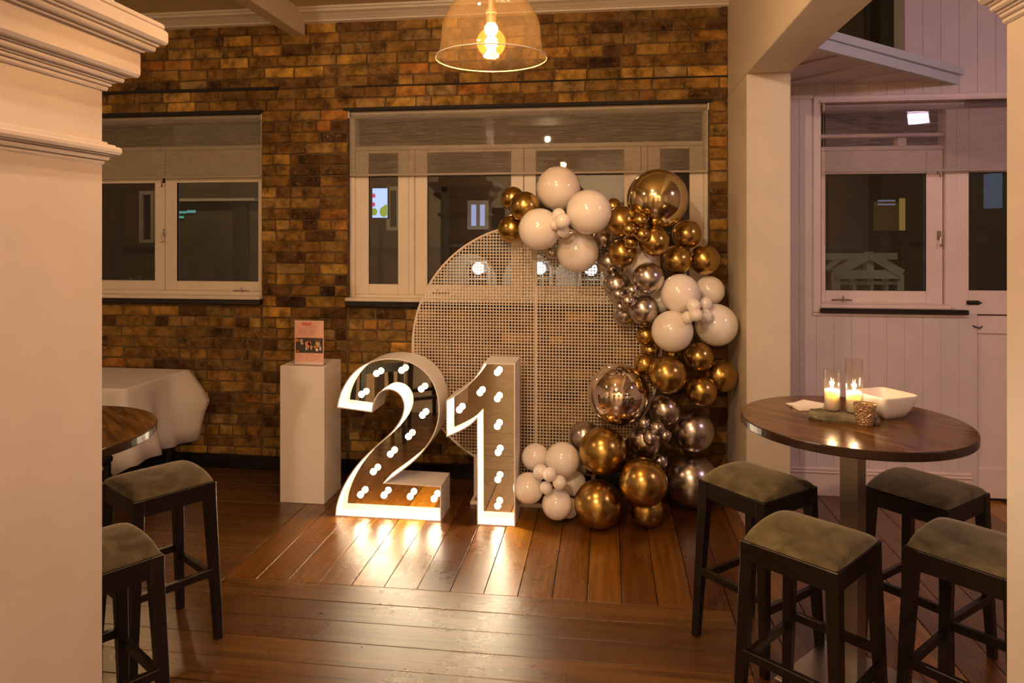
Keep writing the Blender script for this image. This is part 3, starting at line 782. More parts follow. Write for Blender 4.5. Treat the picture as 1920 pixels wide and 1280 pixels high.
# ================================================================== balloons
BAL = [
 (-0.613, 4.649, 2.041, 0.08, 'g', "small gold chrome balloon at the garland's upper left tip, behind its neighbour"),
 (-0.517, 4.518, 1.982, 0.098, 'g', 'gold chrome balloon touching the left of the topmost white balloon'),
 (-0.614, 4.635, 1.839, 0.094, 'g', "gold chrome balloon hanging lowest at the garland's upper left tip"),
 (-0.303, 4.585, 2.102, 0.143, 'w', "topmost large white balloon in front of the blind's bottom rail"),
 (-0.101, 4.368, 1.941, 0.139, 'w', 'large white balloon right of the upper white mini cluster'),
 (-0.409, 4.393, 1.835, 0.131, 'w', 'large white balloon left of the upper white mini cluster, beside gold ones'),
 (-0.178, 4.578, 1.691, 0.136, 'w', 'large white balloon below the upper white mini cluster'),
 (-0.284, 4.323, 1.922, 0.042, 'mw', 'white mini balloon at the top of the upper white cluster'),
 (-0.255, 4.226, 1.883, 0.047, 'mw', 'white mini balloon foremost in the upper white cluster'),
 (-0.299, 4.278, 1.862, 0.035, 'mw', 'tiny white mini balloon at the left of the upper white cluster'),
 (-0.256, 4.324, 1.823, 0.042, 'mw', 'white mini balloon at the bottom of the upper white cluster'),
 (-0.014, 4.654, 1.779, 0.072, 's', 'dull silver balloon in the gap below the upper right white balloon'),
 (0.052, 4.671, 1.982, 0.058, 'g', 'small gold balloon peeping out above the upper gold flower cluster'),
 (0.024, 4.651, 1.622, 0.079, 's', 'silver chrome balloon behind the white balloon, above the silver flower cluster'),
 (-0.349, 4.687, 1.679, 0.042, 's', 'small dark silver balloon behind the upper left white balloons'),
 (0.326, 4.539, 2.026, 0.191, 'G', 'huge shiny gold foil orb at the top right of the garland'),
 (0.101, 4.457, 1.883, 0.098, 'g', 'gold chrome balloon left of the upper gold mini cluster'),
 (0.299, 4.467, 1.76, 0.096, 'g', 'gold chrome balloon right of the upper gold mini cluster'),
 (0.107, 4.512, 1.685, 0.091, 'g', 'gold chrome balloon below the upper gold mini cluster'),
 (0.533, 4.771, 1.804, 0.096, 'g', 'gold chrome balloon just below right of the huge gold orb'),
 (0.462, 4.697, 1.636, 0.098, 'g', 'gold chrome balloon above the second white cluster, left of a pair'),
 (0.648, 4.774, 1.635, 0.099, 'g', 'gold chrome balloon farthest right, above the second white cluster'),
 (0.213, 4.374, 1.888, 0.046, 'mg', 'gold mini balloon touching the huge gold orb'),
 (0.146, 4.338, 1.832, 0.044, 'mg', 'gold mini balloon at the left of the upper gold mini cluster'),
 (0.224, 4.361, 1.8, 0.046, 'mg', 'gold mini balloon at the right of the upper gold mini cluster'),
 (0.157, 4.416, 1.754, 0.042, 'mg', 'gold mini balloon at the bottom of the upper gold mini cluster'),
 (0.216, 4.638, 1.627, 0.091, 'w', 'shaded white balloon filling the gap between gold and silver clusters'),
 (0.075, 4.609, 1.472, 0.091, 's', 'silver chrome balloon left of the upper silver mini cluster'),
 (0.267, 4.493, 1.529, 0.098, 's', 'silver chrome balloon above right of the upper silver mini cluster'),
 (0.24, 4.541, 1.326, 0.096, 's', 'silver chrome balloon below right of the upper silver mini cluster'),
 (0.124, 4.654, 1.279, 0.075, 's', 'silver chrome balloon below left of the upper silver mini cluster, half hidden'),
 (0.166, 4.451, 1.454, 0.039, 'ms', 'silver mini balloon topmost in the upper silver mini cluster'),
 (0.081, 4.467, 1.426, 0.041, 'ms', 'silver mini balloon leftmost in the upper silver mini cluster'),
 (0.139, 4.431, 1.389, 0.045, 'ms', 'silver mini balloon foremost in the upper silver mini cluster'),
 (0.093, 4.487, 1.347, 0.033, 'ms', 'tiny silver mini balloon lowest in the upper silver mini cluster'),
 (0.465, 4.516, 1.432, 0.123, 'w', 'white balloon above left of the second white mini cluster'),
 (0.685, 4.812, 1.428, 0.099, 'w', 'white balloon above right of the second white mini cluster, partly hidden'),
 (0.411, 4.458, 1.203, 0.128, 'w', 'white balloon below left of the second white mini cluster'),
 (0.705, 4.649, 1.222, 0.135, 'w', 'white balloon below right of the second white mini cluster, farthest right'),
 (0.531, 4.383, 1.37, 0.044, 'mw', 'white mini balloon at the upper left of the second white mini cluster'),
 (0.623, 4.547, 1.369, 0.042, 'mw', 'white mini balloon at the upper right of the second white mini cluster'),
 (0.493, 4.36, 1.3, 0.039, 'mw', 'white mini balloon at the lower left of the second white mini cluster'),
 (0.617, 4.499, 1.295, 0.045, 'mw', 'white mini balloon at the lower right of the second white mini cluster'),
 (0.536, 4.311, 1.323, 0.04, 'mw', 'white mini balloon in the middle of the second white mini cluster'),
 (0.353, 4.656, 1.368, 0.074, 'w', 'shaded white balloon behind, between the silver and second white clusters'),
 (0.261, 4.604, 1.152, 0.067, 'g', 'gold balloon half hidden under the upper silver cluster'),
 (0.289, 4.669, 1.049, 0.061, 'g', 'gold balloon showing as a crescent left of the second white cluster'),
 (0.439, 4.818, 1.0, 0.069, 'g', 'gold balloon tucked under the lower left white balloon'),
 (0.59, 4.614, 1.021, 0.095, 'g', 'gold chrome balloon just under the right white balloon of the second cluster'),
 (0.74, 4.727, 0.886, 0.11, 'g', "gold chrome balloon at the far right of the garland's middle"),
 (0.604, 4.594, 0.809, 0.097, 'g', 'gold chrome balloon above the large silver balloon, right side'),
 (0.379, 4.445, 0.936, 0.116, 'g', 'large gold chrome balloon right of the mirror-like silver orb'),
 (0.253, 4.571, 0.974, 0.073, 'g', 'gold balloon half hidden above the mirror-like silver orb'),
 (0.083, 4.508, 0.791, 0.194, 'S', 'huge mirror-like rose silver orb reflecting the room'),
 (0.373, 4.564, 0.687, 0.098, 's', 'silver chrome balloon right of the mirror-like silver orb'),
 (0.562, 4.681, 0.53, 0.135, 's', 'large dark silver balloon right of the lower silver mini cluster'),
 (0.249, 4.555, 0.49, 0.101, 's', 'silver chrome balloon behind and below the lower silver mini cluster'),
 (0.238, 4.42, 0.637, 0.038, 'ms', 'silver mini balloon at the upper left of the lower silver mini cluster'),
 (0.314, 4.393, 0.618, 0.044, 'ms', 'silver mini balloon at the top middle of the lower silver mini cluster'),
 (0.27, 4.357, 0.566, 0.045, 'ms', 'silver mini balloon lowest in the lower silver mini cluster'),
 (0.364, 4.416, 0.568, 0.038, 'ms', 'silver mini balloon at the right of the lower silver mini cluster'),
 (-0.015, 4.423, 0.455, 0.147, 'g', 'large gold chrome balloon below the mirror-like silver orb'),
 (0.225, 4.29, 0.317, 0.144, 'g', 'large gold chrome balloon below the lower silver mini cluster'),
 (-0.046, 4.349, 0.15, 0.146, 'g', 'large gold chrome balloon resting on the floor beside the white balloons'),
 (0.25, 4.409, 0.109, 0.105, 'g', 'shadowed gold balloon on the floor between the big gold and silver ones'),
 (0.561, 4.729, 0.193, 0.171, 's', 'largest dark silver balloon on the floor behind the olive stool'),
 (-0.135, 4.628, 0.482, 0.101, 's', 'dark silver balloon behind, left below the mirror-like orb'),
 (-0.122, 4.649, 0.302, 0.081, 's', 'dark silver balloon hidden left behind the large gold balloon'),
 (0.351, 4.67, 0.329, 0.056, 's', 'small silver balloon peeping between the lower gold and dark silver ones'),
 (-0.447, 4.527, 0.365, 0.089, 'w', 'white balloon upper left of the floor cluster beside the numeral one'),
 (-0.269, 4.456, 0.378, 0.11, 'w', 'white balloon upper right of the floor cluster'),
 (-0.476, 4.381, 0.216, 0.096, 'w', 'bright white balloon touching the base of the numeral one'),
 (-0.296, 4.356, 0.134, 0.094, 'w', 'white balloon at the bottom of the floor cluster near the floor'),
 (-0.205, 4.567, 0.197, 0.082, 'w', "shaded white balloon behind the floor cluster's right side"),
 (-0.232, 4.477, 0.068, 0.064, 'w', 'small white balloon on the floor behind the lowest white one'),
 (-0.395, 4.308, 0.347, 0.047, 'mw', 'white mini balloon at the left of the floor mini cluster'),
 (-0.334, 4.258, 0.35, 0.043, 'mw', 'white mini balloon at the top middle of the floor mini cluster'),
 (-0.277, 4.277, 0.297, 0.043, 'mw', 'white mini balloon at the right of the floor mini cluster'),
 (-0.359, 4.292, 0.256, 0.039, 'mw', 'white mini balloon lowest in the floor mini cluster')
]
def balloon_mesh(kind, mat):
    bm = bmesh.new(); bmesh.ops.create_uvsphere(bm, u_segments=40, v_segments=24, radius=1)
    if kind != 'orb':
        for v in bm.verts:                       # gathers towards the knot at the back
            if v.co.z < -.35: k_ = (-v.co.z-.35)/.65; v.co.z -= .10*k_*k_; v.co.x *= 1-.05*k_; v.co.y *= 1-.05*k_
    me = bpy.data.meshes.new('balloon'); bm.to_mesh(me); bm.free(); me.shade_smooth(); me.materials.append(mat); return me
def knot_mesh(mat):
    bm = bmesh.new(); lathe(bm, [(.0, -1.06), (.05, -1.07), (.035, -1.11), (.06, -1.15), (.09, -1.17), (0, -1.165)], 12); fix(bm)
    me = bpy.data.meshes.new('knot'); bm.to_mesh(me); bm.free(); me.materials.append(mat); return me
mats = {'g': M['g'], 's': M['s'], 'w': M['w'], 'G': M['G'], 'S': M['Sv']}
BM_ = {k_: (balloon_mesh('orb' if k_ in 'GS' else 'latex', mm), knot_mesh(mm)) for k_, mm in mats.items()}
GN = {'g': 'gold chrome balloons of the garland', 's': 'silver chrome balloons of the garland', 'w': 'white balloons of the garland', 'G': 'large foil orbs of the garland', 'S': 'large foil orbs of the garland',
      'mg': 'gold mini balloons of the garland', 'ms': 'silver mini balloons of the garland', 'mw': 'white mini balloons of the garland'}
for (x, y, z, r, ty, lb) in BAL:
    k_ = ty[-1]; o = bpy.data.objects.new('balloon', BM_[k_][0]); o.location = (x, y, z); o.scale = (r, r, r)
    o.rotation_euler = (math.radians(R.uniform(78, 102))-math.pi, 0, R.uniform(-.5, .5)) if k_ not in 'GS' else (math.pi/2, 0, 0)
    tag(o, lb, 'balloon', GN[ty]); link(o)
    o.rotation_euler.x = -math.pi/2 + R.uniform(-.25, .25) + math.pi
    if ty[0] != 'm' and k_ not in 'GS':
        kn = bpy.data.objects.new('knot', BM_[k_][1]); link(kn, o)


# ================================================================== pendant lamp
pl = cw((921-960)/F*2.8, 2.8)
pend = empty('pendant_lamp', (pl[0], pl[1], 0)); tag(pend, 'clear glass dome pendant lamp with glowing amber filament bulb', 'lamp')
zr = H+330*2.8/F
kk = 2.8/F
pr = [(104.7, 0), (101.5, 4), (98.5, 10), (96, 18), (94.5, 30), (93, 49), (91, 62), (87.5, 74), (82, 87), (74, 99), (64, 109), (50, 118), (34, 124), (18, 128), (14, 134)]
pts_ = [(r_*kk, zr+z_*kk) for r_, z_ in pr]
inner = [(r_-.0025, z_) for r_, z_ in pts_[::-1]]
bm = bmesh.new(); lathe(bm, pts_+inner+[pts_[0]], 64); obj('glass_shade', fix(bm), M['dome'], pend, smooth=True)
bm = bmesh.new()
tube(bm, [(pts_[0][0]*math.cos(a_*math.pi/32), pts_[0][0]*math.sin(a_*math.pi/32), zr) for a_ in range(65)], .0028, 8)
obj('shade_rim', fix(bm), simple('rim_glass', (.75, .6, .42), .1, 0, coat=.5), pend, smooth=True)
zbulb = H+(440-80)*2.8/F-.0; rb = 27*kk
bm = bmesh.new(); lathe(bm, [(0, zbulb-rb)]+[(rb*math.cos(a_), zbulb+rb*math.sin(a_)) for a_ in [(-80+i*10)*math.pi/180 for i in range(14)]]+[(.028, zbulb+rb*.92), (.020, zbulb+rb*1.15), (.016, zbulb+rb*1.3)], 32)
gb = obj('bulb', fix(bm), M['amber'], pend, smooth=True)
bm = bmesh.new()
for i in range(10):
    a_ = 2*math.pi*i/10; c_, s_ = math.cos(a_), math.sin(a_)
    tube(bm, [(.010*c_, .010*s_, zbulb+.036), (.016*c_, .016*s_, zbulb-.036)], .0017, 5)
obj('filament', fix(bm), M['filament'], gb)
bm = bmesh.new(); lathe(bm, [(0, zbulb+rb*1.32), (.019, zbulb+rb*1.32), (.019, zbulb+rb*2.0), (.023, zbulb+rb*2.02), (.023, zbulb+rb*2.25), (.014, zbulb+rb*2.3), (.012, zr+.30), (0, zr+.30)], 20)
obj('lamp_holder', fix(bm), simple('copper_holder', (.65, .4, .25), .35, .7), pend, smooth=False)
bm = bmesh.new(); tube(bm, [(0, 0, zr+.29), (0, 0, CEIL)], .004, 8); obj('cord', fix(bm), M['bronze'], pend)
lp = light('pendant_bulb_light', 'POINT', (pl[0], pl[1], zbulb), 28, (1, .60, .27), .03)

# ================================================================== stools
def make_stool(label, group):
    t = empty('bar_stool'); tag(t, label, 'stool', group)
    hw, hd, zt = .185, .175, .70
    sp = .022
    for sx in (-1, 1):
        for sy in (-1, 1):
            bm = bmesh.new(); T, Bt = .046, .033
            vs = []
            for z_, th, ex in ((zt, T, 0), (zt-.08, T, .001), (0, Bt, sp)):
                ox, oy = sx*(hw+ex), sy*(hd+ex)
                vs.append([bm.verts.new((a_, b_, z_)) for a_, b_ in ((ox, oy), (ox-sx*th, oy), (ox-sx*th, oy-sy*th), (ox, oy-sy*th))])
            for a_, b_ in zip(vs, vs[1:]):
                for i in range(4): bm.faces.new((a_[i], a_[(i+1) % 4], b_[(i+1) % 4], b_[i]))
            bm.faces.new(vs[0]); bm.faces.new(vs[-1][::-1]); fix(bm)
            bmesh.ops.bevel(bm, geom=list(bm.edges), offset=.003, segments=1, affect='EDGES')
            obj('leg', bm, M['stoolwood'], t)
    e = .004
    for sy in (-1, 1):
        bm = bmesh.new(); y_ = sy*(hd-.014); box(bm, -hw+.04, hw-.04, y_-.011, y_+.011, zt-.072, zt-.002, bev=.002); obj('rail', bm, M['stoolwood'], t)
        y2 = sy*(hd+.002); bm = bmesh.new(); box(bm, -hw+.02, hw-.02, y2-.011, y2+.009 if sy > 0 else y2+.011, .245, .278, bev=.002); obj('stretcher', bm, M['stoolwood'], t)
    for sx in (-1, 1):
        bm = bmesh.new(); x_ = sx*(hw-.014); box(bm, x_-.011, x_+.011, -hd+.04, hd-.04, zt-.072, zt-.002, bev=.002); obj('rail', bm, M['stoolwood'], t)
        x2 = sx*(hw+.002); bm = bmesh.new(); box(bm, x2-.011, x2+.011, -hd+.02, hd-.02, .285, .318, bev=.002); obj('stretcher', bm, M['stoolwood'], t)
    bm = bmesh.new(); nx, ny = 18, 14; cw_, cd_ = hw-.006, hd-.006
    g = []
    for j in range(ny+1):
        row = []
        for i in range(nx+1):
            a_, b_ = -1+2*i/nx, -1+2*j/ny
            sx_ = math.copysign(abs(a_)**.8, a_); sy_ = math.copysign(abs(b_)**.8, b_)
            h_ = .012+.040*(1-abs(sx_)**2.4)*(1-.12*abs(sy_)**4) - .006*max(0, abs(sy_)-.88)/.12 - .004*max(0, abs(sx_)-.9)/.1
            k_ = 1-.02*(abs(sx_)*abs(sy_))**4
            row.append(bm.verts.new((sx_*cw_*k_, sy_*cd_*k_, zt+h_)))
        g.append(row)
    for j in range(ny):
        for i in range(nx): bm.faces.new((g[j][i], g[j][i+1], g[j+1][i+1], g[j+1][i]))
    rim_ = g[0][:]+[g[j][-1] for j in range(1, ny+1)]+g[-1][-2::-1]+[g[j][0] for j in range(ny-1, 0, -1)]
    low_ = [bm.verts.new((v.co.x*1.006, v.co.y*1.006, zt+.001)) for v in rim_]
    for i in range(len(rim_)): bm.faces.new((rim_[i], low_[i], low_[(i+1) % len(rim_)], rim_[(i+1) % len(rim_)]))
    fix(bm)
    c = obj('seat_cushion', bm, M['velvet'], t, smooth=True)
    sb = c.modifiers.new('soft', 'SUBSURF'); sb.levels = 1; sb.render_levels = 1
    bm = bmesh.new(); box(bm, -cw_+.004, cw_-.004, -cd_+.004, cd_-.004, zt-.03, zt+.001); obj('seat_base', bm, M['stoolwood'], t)
    return t
GR = 'bar stools round the bar tables'
st = make_stool('olive velvet bar stool between the balloon garland and the bar table', GR)
def put(o, x, d, ang):
    X, Y = cw(x, d); o.location = (X, Y, 0); o.rotation_euler.z = math.radians(ang)+YAW
put(st, 1.087, 3.125, 33.9)
for (x, d, a_, lb) in ((1.076, 2.538, 42.5-0, 'olive velvet bar stool nearest in front of the steel table post'),
                       (1.634, 2.47, 38.4, 'dark bar stool cut off by the right pillar, olive seat'),
                       (1.788, 3.045, 33.7, 'olive bar stool behind the table post near the white annex wall'),
                       (-1.576, 3.14, 139, 'olive velvet bar stool under the left round table, near the white tablecloth'),
                       (-1.452, 2.42, 139, 'olive velvet bar stool half hidden by the left cream pillar, in front')):
    o = dup(st, (0, 0, 0), 0, lb, GR); put(o, x, d, a_)

# ================================================================== bar tables
def make_table(label):
    t = empty('bar_table'); tag(t, label, 'table', 'round bar tables')
    Rt = .426; zt = 1.06
    bm = bmesh.new(); lathe(bm, [(0, zt-.034), (Rt-.004, zt-.034), (Rt, zt-.030), (Rt, zt-.004), (Rt-.003, zt)], 96); 
    obj('table_edge', fix(bm), M['tedge'], t, smooth=False)
    bm = bmesh.new(); lathe(bm, [(0, zt-.001), (Rt-.0028, zt-.001), (Rt-.0028, zt+.0003), (0, zt+.0003)], 96); obj('tabletop', fix(bm), M['twood'], t)
    bm = bmesh.new(); box(bm, -.036, .036, -.036, .036, .012, zt-.034, bev=.002); obj('post', bm, M['steel'], t)
    bm = bmesh.new(); box(bm, -.215, .215, -.215, .215, 0, .010, bev=.002); obj('base_plate', bm, M['steel'], t)
    bm = bmesh.new(); box(bm, -.15, .15, -.15, .15, zt-.045, zt-.0342); obj('mounting_plate', bm, M['bronze'], t)
    return t
tb = make_table('round dark wooden bar table with steel post holding candles and bowl')
put(tb, 1.364, 2.82, 39)
tl = dup(tb, (0, 0, 0), 0, 'round dark wooden bar table half hidden by left pillar', 'round bar tables'); put(tl, -1.8, 2.63, 39)
ZT = 1.0605
# ------------------------------------------------------------------ things on the table
def cwz(x, d, z=ZT): X, Y = cw(x, d); return (X, Y, z)
# stone slab
a0 = Vector(cwz(1.205, 2.81)); a1 = Vector(cwz(1.405, 2.735)); dv = (a1-a0); nv = Vector((-dv.y, dv.x, 0)).normalized()
cen = (a0+a1)/2+nv*.045
bm = bmesh.new(); n = 28; rows = []
rr = random.Random(5)
jit = [rr.uniform(-.008, .008) for _ in range(n)]
for z_, k_ in ((0, .93), (.008, 1.0), (.022, .99), (.027, .95)):
    rows.append([bm.verts.new((math.copysign(abs(math.cos(2*math.pi*i/n))**.55, math.cos(2*math.pi*i/n))*(.128+jit[i])*k_, math.copysign(abs(math.sin(2*math.pi*i/n))**.55, math.sin(2*math.pi*i/n))*(.055+jit[i]*.7)*k_, z_+rr.uniform(-.0015, .0015)*(z_ > 0))) for i in range(n)])
for a_, b_ in zip(rows, rows[1:]):
    for i in range(n): bm.faces.new((a_[i], a_[(i+1) % n], b_[(i+1) % n], b_[i]))
bm.faces.new(rows[0][::-1]); bm.faces.new(rows[-1])
o = obj('stone_slab', fix(bm), M['stone'], loc=cen, rz=math.atan2(dv.y, dv.x)); tag(o, 'rough grey stone slab under the two pillar candles on the bar table', 'slab')
def candle(x, d, hg, hw_, label):
    X, Y = cw(x, d); t = empty('candle_holder', (X, Y, ZT+.0285)); tag(t, label, 'candle', 'lit candles in glass cylinders')
    r_ = .0325
    bm = bmesh.new(); lathe(bm, [(0, 0), (r_, 0), (r_, hg), (r_-.002, hg), (r_-.002, .004), (0, .004)], 40); obj('glass_cylinder', fix(bm), M['candleglass'], t, smooth=False)
    bm = bmesh.new(); lathe(bm, [(0, .005), (r_-.004, .005), (r_-.004, hw_), (r_-.007, hw_+.002), (r_-.011, hw_-.003), (0, hw_-.005)], 36); wx_ = obj('wax', fix(bm), M['wax'], t, smooth=True)
    bm = bmesh.new(); tube(bm, [(0, 0, hw_-.006), (.001, 0, hw_+.006)], .001, 6); obj('wick', fix(bm), M['dark'], t)
    bm = bmesh.new(); lathe(bm, [(0, hw_+.003), (.0035, hw_+.006), (.0052, hw_+.012), (.0042, hw_+.020), (.002, hw_+.030), (0, hw_+.038)], 14); obj('flame', fix(bm), M['flame'], t, smooth=True)
    light('candle_light', 'POINT', (X, Y, ZT+.0285+hw_+.016), 1.4, (1, .64, .34), .008)
candle(1.299, 2.86, .163, .082, 'shorter glass cylinder candle on the stone slab')
candle(1.369, 2.82, .212, .082, 'taller glass cylinder candle on the stone slab')
X, Y = cw(1.369, 2.735)
vt = empty('votive_holder', (X, Y, ZT)); tag(vt, 'small diamond-cut amber glass votive holder in front of the bowl', 'votive')
bm = bmesh.new(); lathe(bm, [(0, 0), (.026, 0), (.030, .006), (.033, .03), (.038, .06), (.042, .085), (.040, .085), (.036, .06), (.031, .03), (.028, .01), (0, .01)], 24)
for i, v_ in enumerate(bm.verts):
    if abs(v_.co.z) > .01 and (i+int(v_.co.z*100)) % 2: v_.co.x *= 1.03; v_.co.y *= 1.03
obj('cut_glass_cup', fix(bm), M['cutglass'], vt)
bm = bmesh.new(); lathe(bm, [(0, .011), (.020, .011), (.020, .026), (.018, .028), (0, .028)], 20); obj('tealight', fix(bm), M['wax'], vt)
# bowl
X, Y = cw(1.526, 2.885)
bm = bmesh.new()
def sq(hw_, z_, k_=5, e_=.32):
    out = []
    for i in range(40):
        a_ = 2*math.pi*i/40; c_, s_ = math.cos(a_), math.sin(a_)
        out.append(bm.verts.new((math.copysign(abs(c_)**e_, c_)*hw_, math.copysign(abs(s_)**e_, s_)*hw_, z_)))
    return out
rows = [sq(.048, .0), sq(.055, .002), sq(.072, .028), (sq(.085, .056)), sq(.094, .088), sq(.0945, .093), sq(.091, .093), sq(.090, .088), sq(.080, .056), sq(.066, .028), sq(.048, .012)]
for a_, b_ in zip(rows, rows[1:]):
    for i in range(40): bm.faces.new((a_[i], a_[(i+1) % 40], b_[(i+1) % 40], b_[i]))
bm.faces.new(rows[0][::-1]); bm.faces.new(rows[-1])
o = obj('square_bowl', fix(bm), M['ceramic'], loc=(X, Y, ZT), rz=math.radians(21.3)+YAW, smooth=True); tag(o, 'white square ceramic bowl on the bar table behind the votive', 'bowl')
# napkins
X, Y = cw(1.262, 3.02)
for i, (a_, dx, lb) in enumerate(((12, 0, 'white folded paper napkin at the bottom of the fanned pair on the table'), (48, .012, 'white folded paper napkin lying on top of the fanned pair'))):
    bm = bmesh.new(); box(bm, -.062, .062, -.062, .062, 0, .0045, bev=.001); box(bm, -.061, .060, -.061, .058, .0046, .007, bev=.001)
    o = obj('napkin', bm, M['paper'], loc=(X+dx, Y, ZT+.0005+i*.0078), rz=math.radians(a_)); tag(o, lb, 'napkin', 'paper napkins on the bar table')

# ================================================================== cloth-covered table
tx, ty0, ty1, tz = -3.205, 4.35, 5.03, .762
t = empty('dining_table', (-4.1, (ty0+ty1)/2, 0)); tag(t, 'rectangular table hidden under the white cloth against the brick wall', 'table')
bm = bmesh.new(); box(bm, -.88, .885, -.33, .33, tz-.03, tz-.004, bev=.003); obj('tabletop', bm, M['stoolwood'], t)
for sx in (-1, 1):
    for sy in (-1, 1):
        bm = bmesh.new(); box(bm, sx*.82-.025, sx*.82+.025, sy*.28-.025, sy*.28+.025, 0, tz-.03, bev=.003); obj('leg', bm, M['stoolwood'], t)
# cloth: perimeter of the top and a flaring skirt
def perim(u_):      # u_ 0..1 : back-left -> back-right -> front-right -> front-left (open at the back wall side)
    pass
pts_top = []
NX, NY = 24, 14
def seg(a_, b_, n_): return [(a_[0]+(b_[0]-a_[0])*i/n_, a_[1]+(b_[1]-a_[1])*i/n_) for i in range(n_)]
tl_, tr_, fr_, fl_ = (-5.0, ty1), (tx, ty1), (tx, ty0), (-5.0, ty0)
path = seg(tr_, fr_, 20)+seg(fr_, fl_, 40)+[fl_]
bm = bmesh.new()
levels = [0, .015, .06, .13, .21, .30, .39, .48]
rows = []
for k_, dz in enumerate(levels):
    row = []
    for i, (x_, y_) in enumerate(path):
        side = i <= 20
        s_ = i/20 if side else 0
        dr = dz/.48
        if side:
            n_ = Vector((1, 0)); amp = .05*math.sin(s_*9.0+.6)*dr + .035*math.sin(s_*21)*dr*dr
            flare = .07*dr+amp
            if s_ < .3:                          # back corner pushed out by the wall
                flare += (.3-s_)/.3*.16*(1-abs(dr-.42)/.58)*1.05
            if s_ > .8: n_ = Vector((1, -(s_-.8)/.2*.7)).normalized()
        else:
            q_ = (i-20)/40; n_ = Vector((.5*max(0, 1-q_*9), -1)).normalized()
            flare = .05*dr+(.045*math.sin(q_*50+1.2))*dr
        flare += .004 if k_ else 0
        drop = dz*(1.0+ (.02*math.sin(s_*6) if side else .01*math.sin(i)))
        row.append(bm.verts.new((x_+n_.x*flare, min(y_+n_.y*flare, 5.07), tz+.002-drop*(1.06 if side else 1.15))))
    rows.append(row)
for a_, b_ in zip(rows, rows[1:]):
    for i in range(len(path)-1): bm.faces.new((a_[i], b_[i], b_[i+1], a_[i+1]))
top = [bm.verts.new((-5.0, ty1, tz+.002))]
f = bm.faces.new(rows[0]+top)
c = obj('tablecloth', fix(bm), M['cloth'], smooth=True); tag(c, 'white tablecloth draped to near the floor over the table by the brick wall', 'tablecloth')
c.data.polygons[len(c.data.polygons)-1].use_smooth = False
md = c.modifiers.new('thick', 'SOLIDIFY'); md.thickness = .003; md.offset = 1
# black chair tucked in front of the cloth
X, Y = cw(-2.63, 4.1)
ch = empty('dining_chair', (X, Y, 0)); tag(ch, 'black chair tucked against the white tablecloth, mostly behind the left pillar', 'chair')
bm = bmesh.new(); box(bm, -.20, .20, -.20, .20, .42, .48, bev=.02); obj('seat', bm, M['black'], ch)
for sx in (-1, 1):
    for sy in (-1, 1):
        bm = bmesh.new(); box(bm, sx*.17-.015, sx*.17+.015, sy*.17-.015, sy*.17+.015, 0, .43, bev=.002); obj('leg', bm, M['black'], ch)
bm = bmesh.new(); box(bm, -.22, -.18, -.19, .19, .48, .82, bev=.015); obj('backrest', bm, M['black'], ch)

# ================================================================== outside at night
YO = 12.0
night = simple('night_render', (.10, .06, .03), .9, bump=0, bscale=12, var=.5, vscale=1.2)
nightg = simple('night_grey_render', (.075, .07, .05), .9, var=.4, vscale=1.5)
ntrim = simple('outside_white_trim', (.50, .47, .40), .6)
street = struct(obj('ground', BX(-30, 30, 5.6, 40, -.1, 0), simple('asphalt', (.03, .03, .032), .8)))
def onb(u0, u1, v0, v1, Y): a_, b_ = P(u0, v1, Y), P(u1, v0, Y); return a_.x, b_.x, a_.z, b_.z
bld = empty('brick_building', (0, 0, 0)); tag(bld, 'brown building with arched windows across the street, seen through the main window', 'building')
obj('wall', BX(-9.5, 4.2, YO, YO+3, 0, 7.5), night, bld)
def rect_window(par, u0, u1, v0, v1, Y, glow=None, bars=1, tm=ntrim, nm='window'):
    x0, x1, z0, z1 = onb(u0, u1, v0, v1, Y)
    bm = bmesh.new(); ring(bm, x0, x1, z0, z1, .06, .06, .07, .06, Y-.08, Y, bev=0)
    for i in range(1, bars+1): xx = x0+(x1-x0)*i/(bars+1); box(bm, xx-.03, xx+.03, Y-.07, Y, z0, z1)
    w_ = obj(nm, bm, tm, par); obj('pane', BX(x0+.05, x1-.05, Y-.03, Y-.01, z0+.05, z1-.05), glow or M['black'], w_)
glowc = emis('lit_room_cool', (.55, .60, .95), .42); glowy = emis('lit_room_yellow', (1, .55, .14), .13); teal = emis('teal_sign_light', (.25, .9, .7), .2)
rect_window(bld, 878, 917, 376, 430, YO, glowc)
rect_window(bld, 727, 752, 350, 432, YO, None, 0)
rect_window(bld, 266, 293, 358, 455, YO, None, 0)
dim = emis('dim_room', (1, .5, .15), .02)
bm = bmesh.new()
for (u0, u1, v0, v1) in ((801, 842, 350, 362), (830, 843, 350, 485), (170, 200, 300, 560), (225, 232, 330, 545)):
    x0, x1, z0, z1 = onb(u0, u1, v0, v1, YO); box(bm, x0, x1, YO-.12, YO, z0, z1)
obj('pilaster', bm, nightg, bld)
bm = bmesh.new(); x0, x1, z0, z1 = onb(330, 1400, 455, 462, YO); box(bm, -9, 4, YO-.15, YO, z0, z0+.05); obj('string_course', bm, nightg, bld)
lampm = emis('street_globe_glow', (.85, .95, 1), 6)
